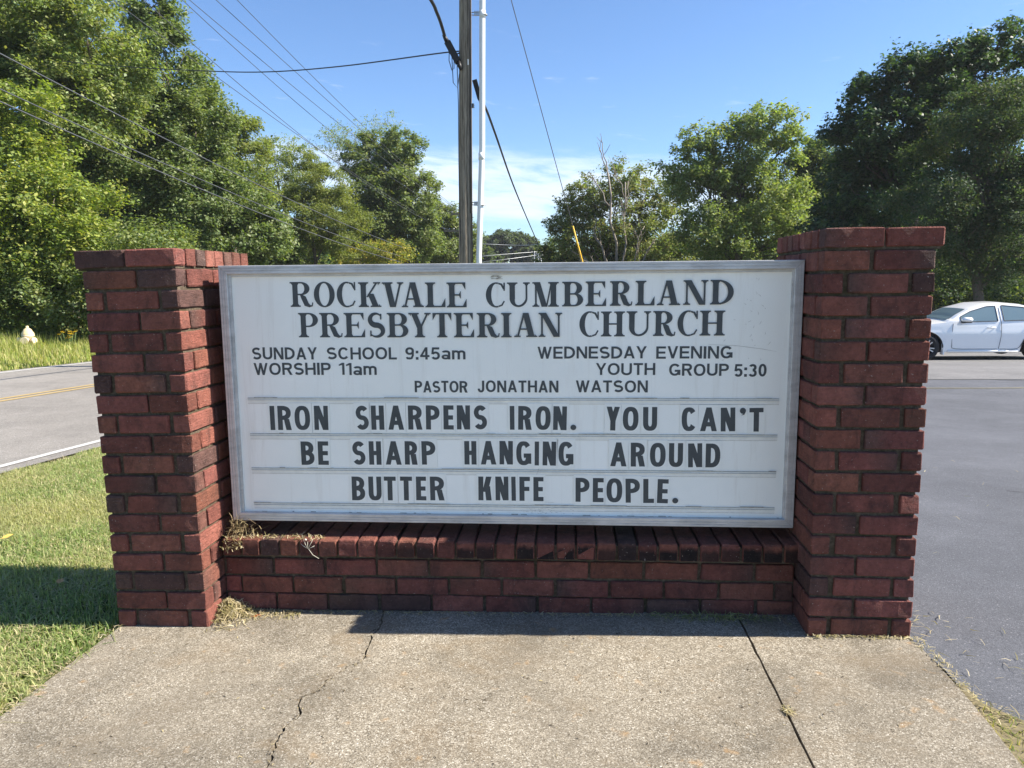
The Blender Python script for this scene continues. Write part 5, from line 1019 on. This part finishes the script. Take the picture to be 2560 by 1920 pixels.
top_l = lambda x: roof(x) - .082; bl = lambda x: belt(x) + .022
pane('window', .80, 1.66, bl, top_l); pane('window', 1.80, 2.50, bl, top_l); pane('window', 2.53, 2.88, bl, lambda x: top_l(x) + .02)
mb = MB(); wxs = lin(.50, 1.00, 8); V = []
for x in wxs:
    for k in range(9): a = top(x, NA * (0.09 + .82 * k / 8)); V.append((a[0] - .004, a[1], a[2] + .006))
mb.add(V, [(i * 9 + k, (i + 1) * 9 + k, (i + 1) * 9 + k + 1, i * 9 + k + 1) for i in range(8) for k in range(8)], 0, smooth=True); mb.build('windshield', glass, car)
mb = MB(); V = []
for x in lin(2.62, 3.12, 8):
    for k in range(9): a = top(x, NA * (0.09 + .82 * k / 8)); V.append((a[0] + .004, a[1], a[2] + .006))
mb.add(V, [(i * 9 + k, (i + 1) * 9 + k, (i + 1) * 9 + k + 1, i * 9 + k + 1) for i in range(8) for k in range(8)], 0, smooth=True); mb.build('rear_window', glass, car)
for P_ in ([(.62, .90), (.60, .75), (.60, .40), (.66, .29), (1.15, .275), (1.67, .275)], [(1.73, 1.28), (1.735, .95), (1.735, .60), (1.70, .275)], [(1.73, .275), (2.12, .28), (2.24, .42), (2.42, .70), (2.60, .80), (2.72, .95)]):
    pts = smooth([(x, -(plan(x) * bulge(z) + .0035), z) for x, z in P_], 6); mb = MB(); mb.tube(pts, .0055, 5); mb.build('door_seam', seamm, car)
pts = smooth([(x, -(plan(x) * bulge(z) + .001), z) for x, z in ((.55, .66), (1.2, .70), (2.0, .735), (3.0, .79))], 6)
for x in (1.50, 2.42):
    y = -(plan(x) * bulge(.80)); mb = MB(); mb.tube([(x - .10, y - .004, .79), (x - .06, y - .035, .795), (x + .06, y - .035, .80), (x + .10, y - .004, .80)], [.012, .016, .016, .012], 8); mb.build('door_handle', paint, car)
    mb = MB(); mb.lathe([(0, .002), (.045, .0015), (.05, 0)], 14, M=Matrix.Translation((x, y - .001, .79)) @ Matrix.Rotation(R_(90), 4, 'X') @ Matrix.Scale(.6, 4, (0, 1, 0))); mb.build('handle_recess', seamm, car)
mb = MB()
M_ = Matrix.Translation((.86, -.99, 1.0)) @ Matrix.Rotation(R_(90), 4, 'Y') @ Matrix.Scale(.62, 4, (1, 0, 0))
mb.lathe([(0, -.125), (.05, -.118), (.092, -.06), (.10, .02), (.088, .085), (.06, .10), (0, .102)], 16, M=M_); mir = mb.build('wing_mirror', paint, car)
mb = MB(); mb.box(.76, .95, -1.05, -.90, .925, .948, ch=.008); mb.tube([(.80, -.86, .93), (.84, -.97, .945)], .025, 8); mb.build('mirror_foot', trim, mir)
for a in (0, WB):
    for s in (-1, 1):
        w = empty('wheel', (a, s * .755, WR), (R_(90) * -s if s > 0 else R_(90), 0, 0), car)   # local +z faces outwards
        mb = MB(); mb.lathe([(.21, -.10), (.28, -.105), (.312, -.085), (WR, -.05), (WR, .05), (.312, .085), (.28, .105), (.215, .10), (.205, .09)], 36); mb.build('tyre', rubber, w)
        mb = MB(); mb.lathe([(.215, .095), (.205, .10), (.198, .09), (.192, .03), (.0, .02)], 32)
        for k in range(10):
            a_ = k * math.pi / 5 + (.11 if k % 2 else -.11); c_, s_ = math.cos(a_), math.sin(a_); wv = .014
            mb.add([(.03 * c_ - wv * s_, .03 * s_ + wv * c_, .085), (.03 * c_ + wv * s_, .03 * s_ - wv * c_, .085), (.20 * c_ + wv * s_, .20 * s_ - wv * c_, .095), (.20 * c_ - wv * s_, .20 * s_ + wv * c_, .095), (.03 * c_ - wv * s_, .03 * s_ + wv * c_, .05), (.03 * c_ + wv * s_, .03 * s_ - wv * c_, .05), (.20 * c_ + wv * s_, .20 * s_ - wv * c_, .06), (.20 * c_ - wv * s_, .20 * s_ + wv * c_, .06)], [(0, 1, 2, 3), (0, 4, 5, 1), (1, 5, 6, 2), (2, 6, 7, 3), (3, 7, 4, 0)], 1)
        mb.lathe([(.0, .095), (.035, .092), (.04, .07)], 14, 1)
        mb.build('rim', [trim, alloy], w)
        mb = MB(); pts = []
        for i in range(25): t_ = R_(0 + 180 * i / 24); pts.append((a + .388 * math.cos(t_), s * (plan(a + .388 * math.cos(t_)) * bulge(.5) + .004), WR + .388 * math.sin(t_)))
        mb.tube(pts, .012, 6); mb.build('wheel_arch', trim, car)
for a in (.40,):
    mb = MB(); mb.box(a, a + .03, -.865, -.70, .14, .40, ch=.006); mb.add([], []); mb.build('mud_flap', paint, car)
sl = (gz(13, 17) - gz(10, 17)) / 3
car.location.z = gz(11.2, 16.6) - .012
for s in (-1,):
    mb = MB(); mb.box(-.80, -.62, s * .70 - .10, s * .70 + .10, .62, .70, ch=.02); mb.build('headlight', glass, car)

# ------------------------------------------------------------------ hydrant and flowers in the verge
hx, hy = -12.87, 16.1; hyd = tag(empty('fire_hydrant', (hx, hy, gz(hx, hy) + .03)), 'cream fire hydrant half hidden in tall grass at the left edge', 'hydrant')
cream = plain('cream_hydrant_paint', (.72, .60, .42), .5, nz=.15); hyel = plain('yellow_hydrant_cap', (.70, .56, .30), .5, nz=.2, sc_=12)
mb = MB(); mb.lathe([(.15, -.15), (.15, 0), (.12, .03), (.12, .38), (.15, .40), (.15, .44), (.11, .46)], 20); mb.build('barrel', cream, hyd)
mb = MB(); mb.lathe([(.15, .45), (.145, .48), (.115, .53), (.085, .585), (.05, .61), (.035, .62), (.035, .67), (0, .675)], 20); mb.build('bonnet', hyel, hyd)
for dx, dy, r in ((-1, -.35, .075), (1, -.35, .075), (.25, -1, .095)):
    d = Vector((dx, dy, 0)).normalized(); mb = MB(); mb.tube([d * .1 + Vector((0, 0, .30)), d * .20 + Vector((0, 0, .30))], r * .8, 16); mb.tube([d * .185 + Vector((0, 0, .30)), d * .25 + Vector((0, 0, .30))], r, 16); mb.build('outlet_cap', cream, hyd)
fl = tag(empty('wildflower', (-12.0, 16.5, gz(-12, 16.5) - .12)), 'clump of yellow wildflowers in the tall grass left of the pillar', 'flower')
mb = MB(); mp = MB(); pet = plain('yellow_petal', (.78, .52, .02), .6); stem = plain('green_stem', (.10, .15, .04), .7)
for _ in range(16):
    x_, y_, z_ = rnd.gauss(0, .10), rnd.gauss(0, .10), rnd.uniform(.48, .68); mb.tube([(x_ * .3, y_ * .3, -.05), (x_ * .7, y_ * .7, z_ * .6), (x_, y_, z_)], .005, 5)
    for k in range(7): a = k * .9; mp.add([(x_, y_, z_), (x_ + .035 * math.cos(a - .3), y_ + .035 * math.sin(a - .3), z_ + .012), (x_ + .055 * math.cos(a), y_ + .055 * math.sin(a), z_ + .004), (x_ + .035 * math.cos(a + .3), y_ + .035 * math.sin(a + .3), z_ + .012)], [(0, 1, 2, 3)])
mb.build('stem', stem, fl); mp.build('petal', pet, fl)

# ------------------------------------------------------------------ thin summer haze
hm = bpy.data.materials.new('thin_haze'); hm.use_nodes = True; hn = hm.node_tree.nodes; hn.remove(hn['Principled BSDF'])
hv = hn.new('ShaderNodeVolumePrincipled'); hv.inputs['Color'].default_value = (.93, .95, 1, 1); hv.inputs['Density'].default_value = .0003; hv.inputs['Anisotropy'].default_value = .2
hm.node_tree.links.new(hv.outputs[0], hn['Material Output'].inputs['Volume'])
mb = MB(); mb.box(-130, 130, -70, 240, -9, 22); o = mb.build('haze', hm); tag(o, kind='stuff')
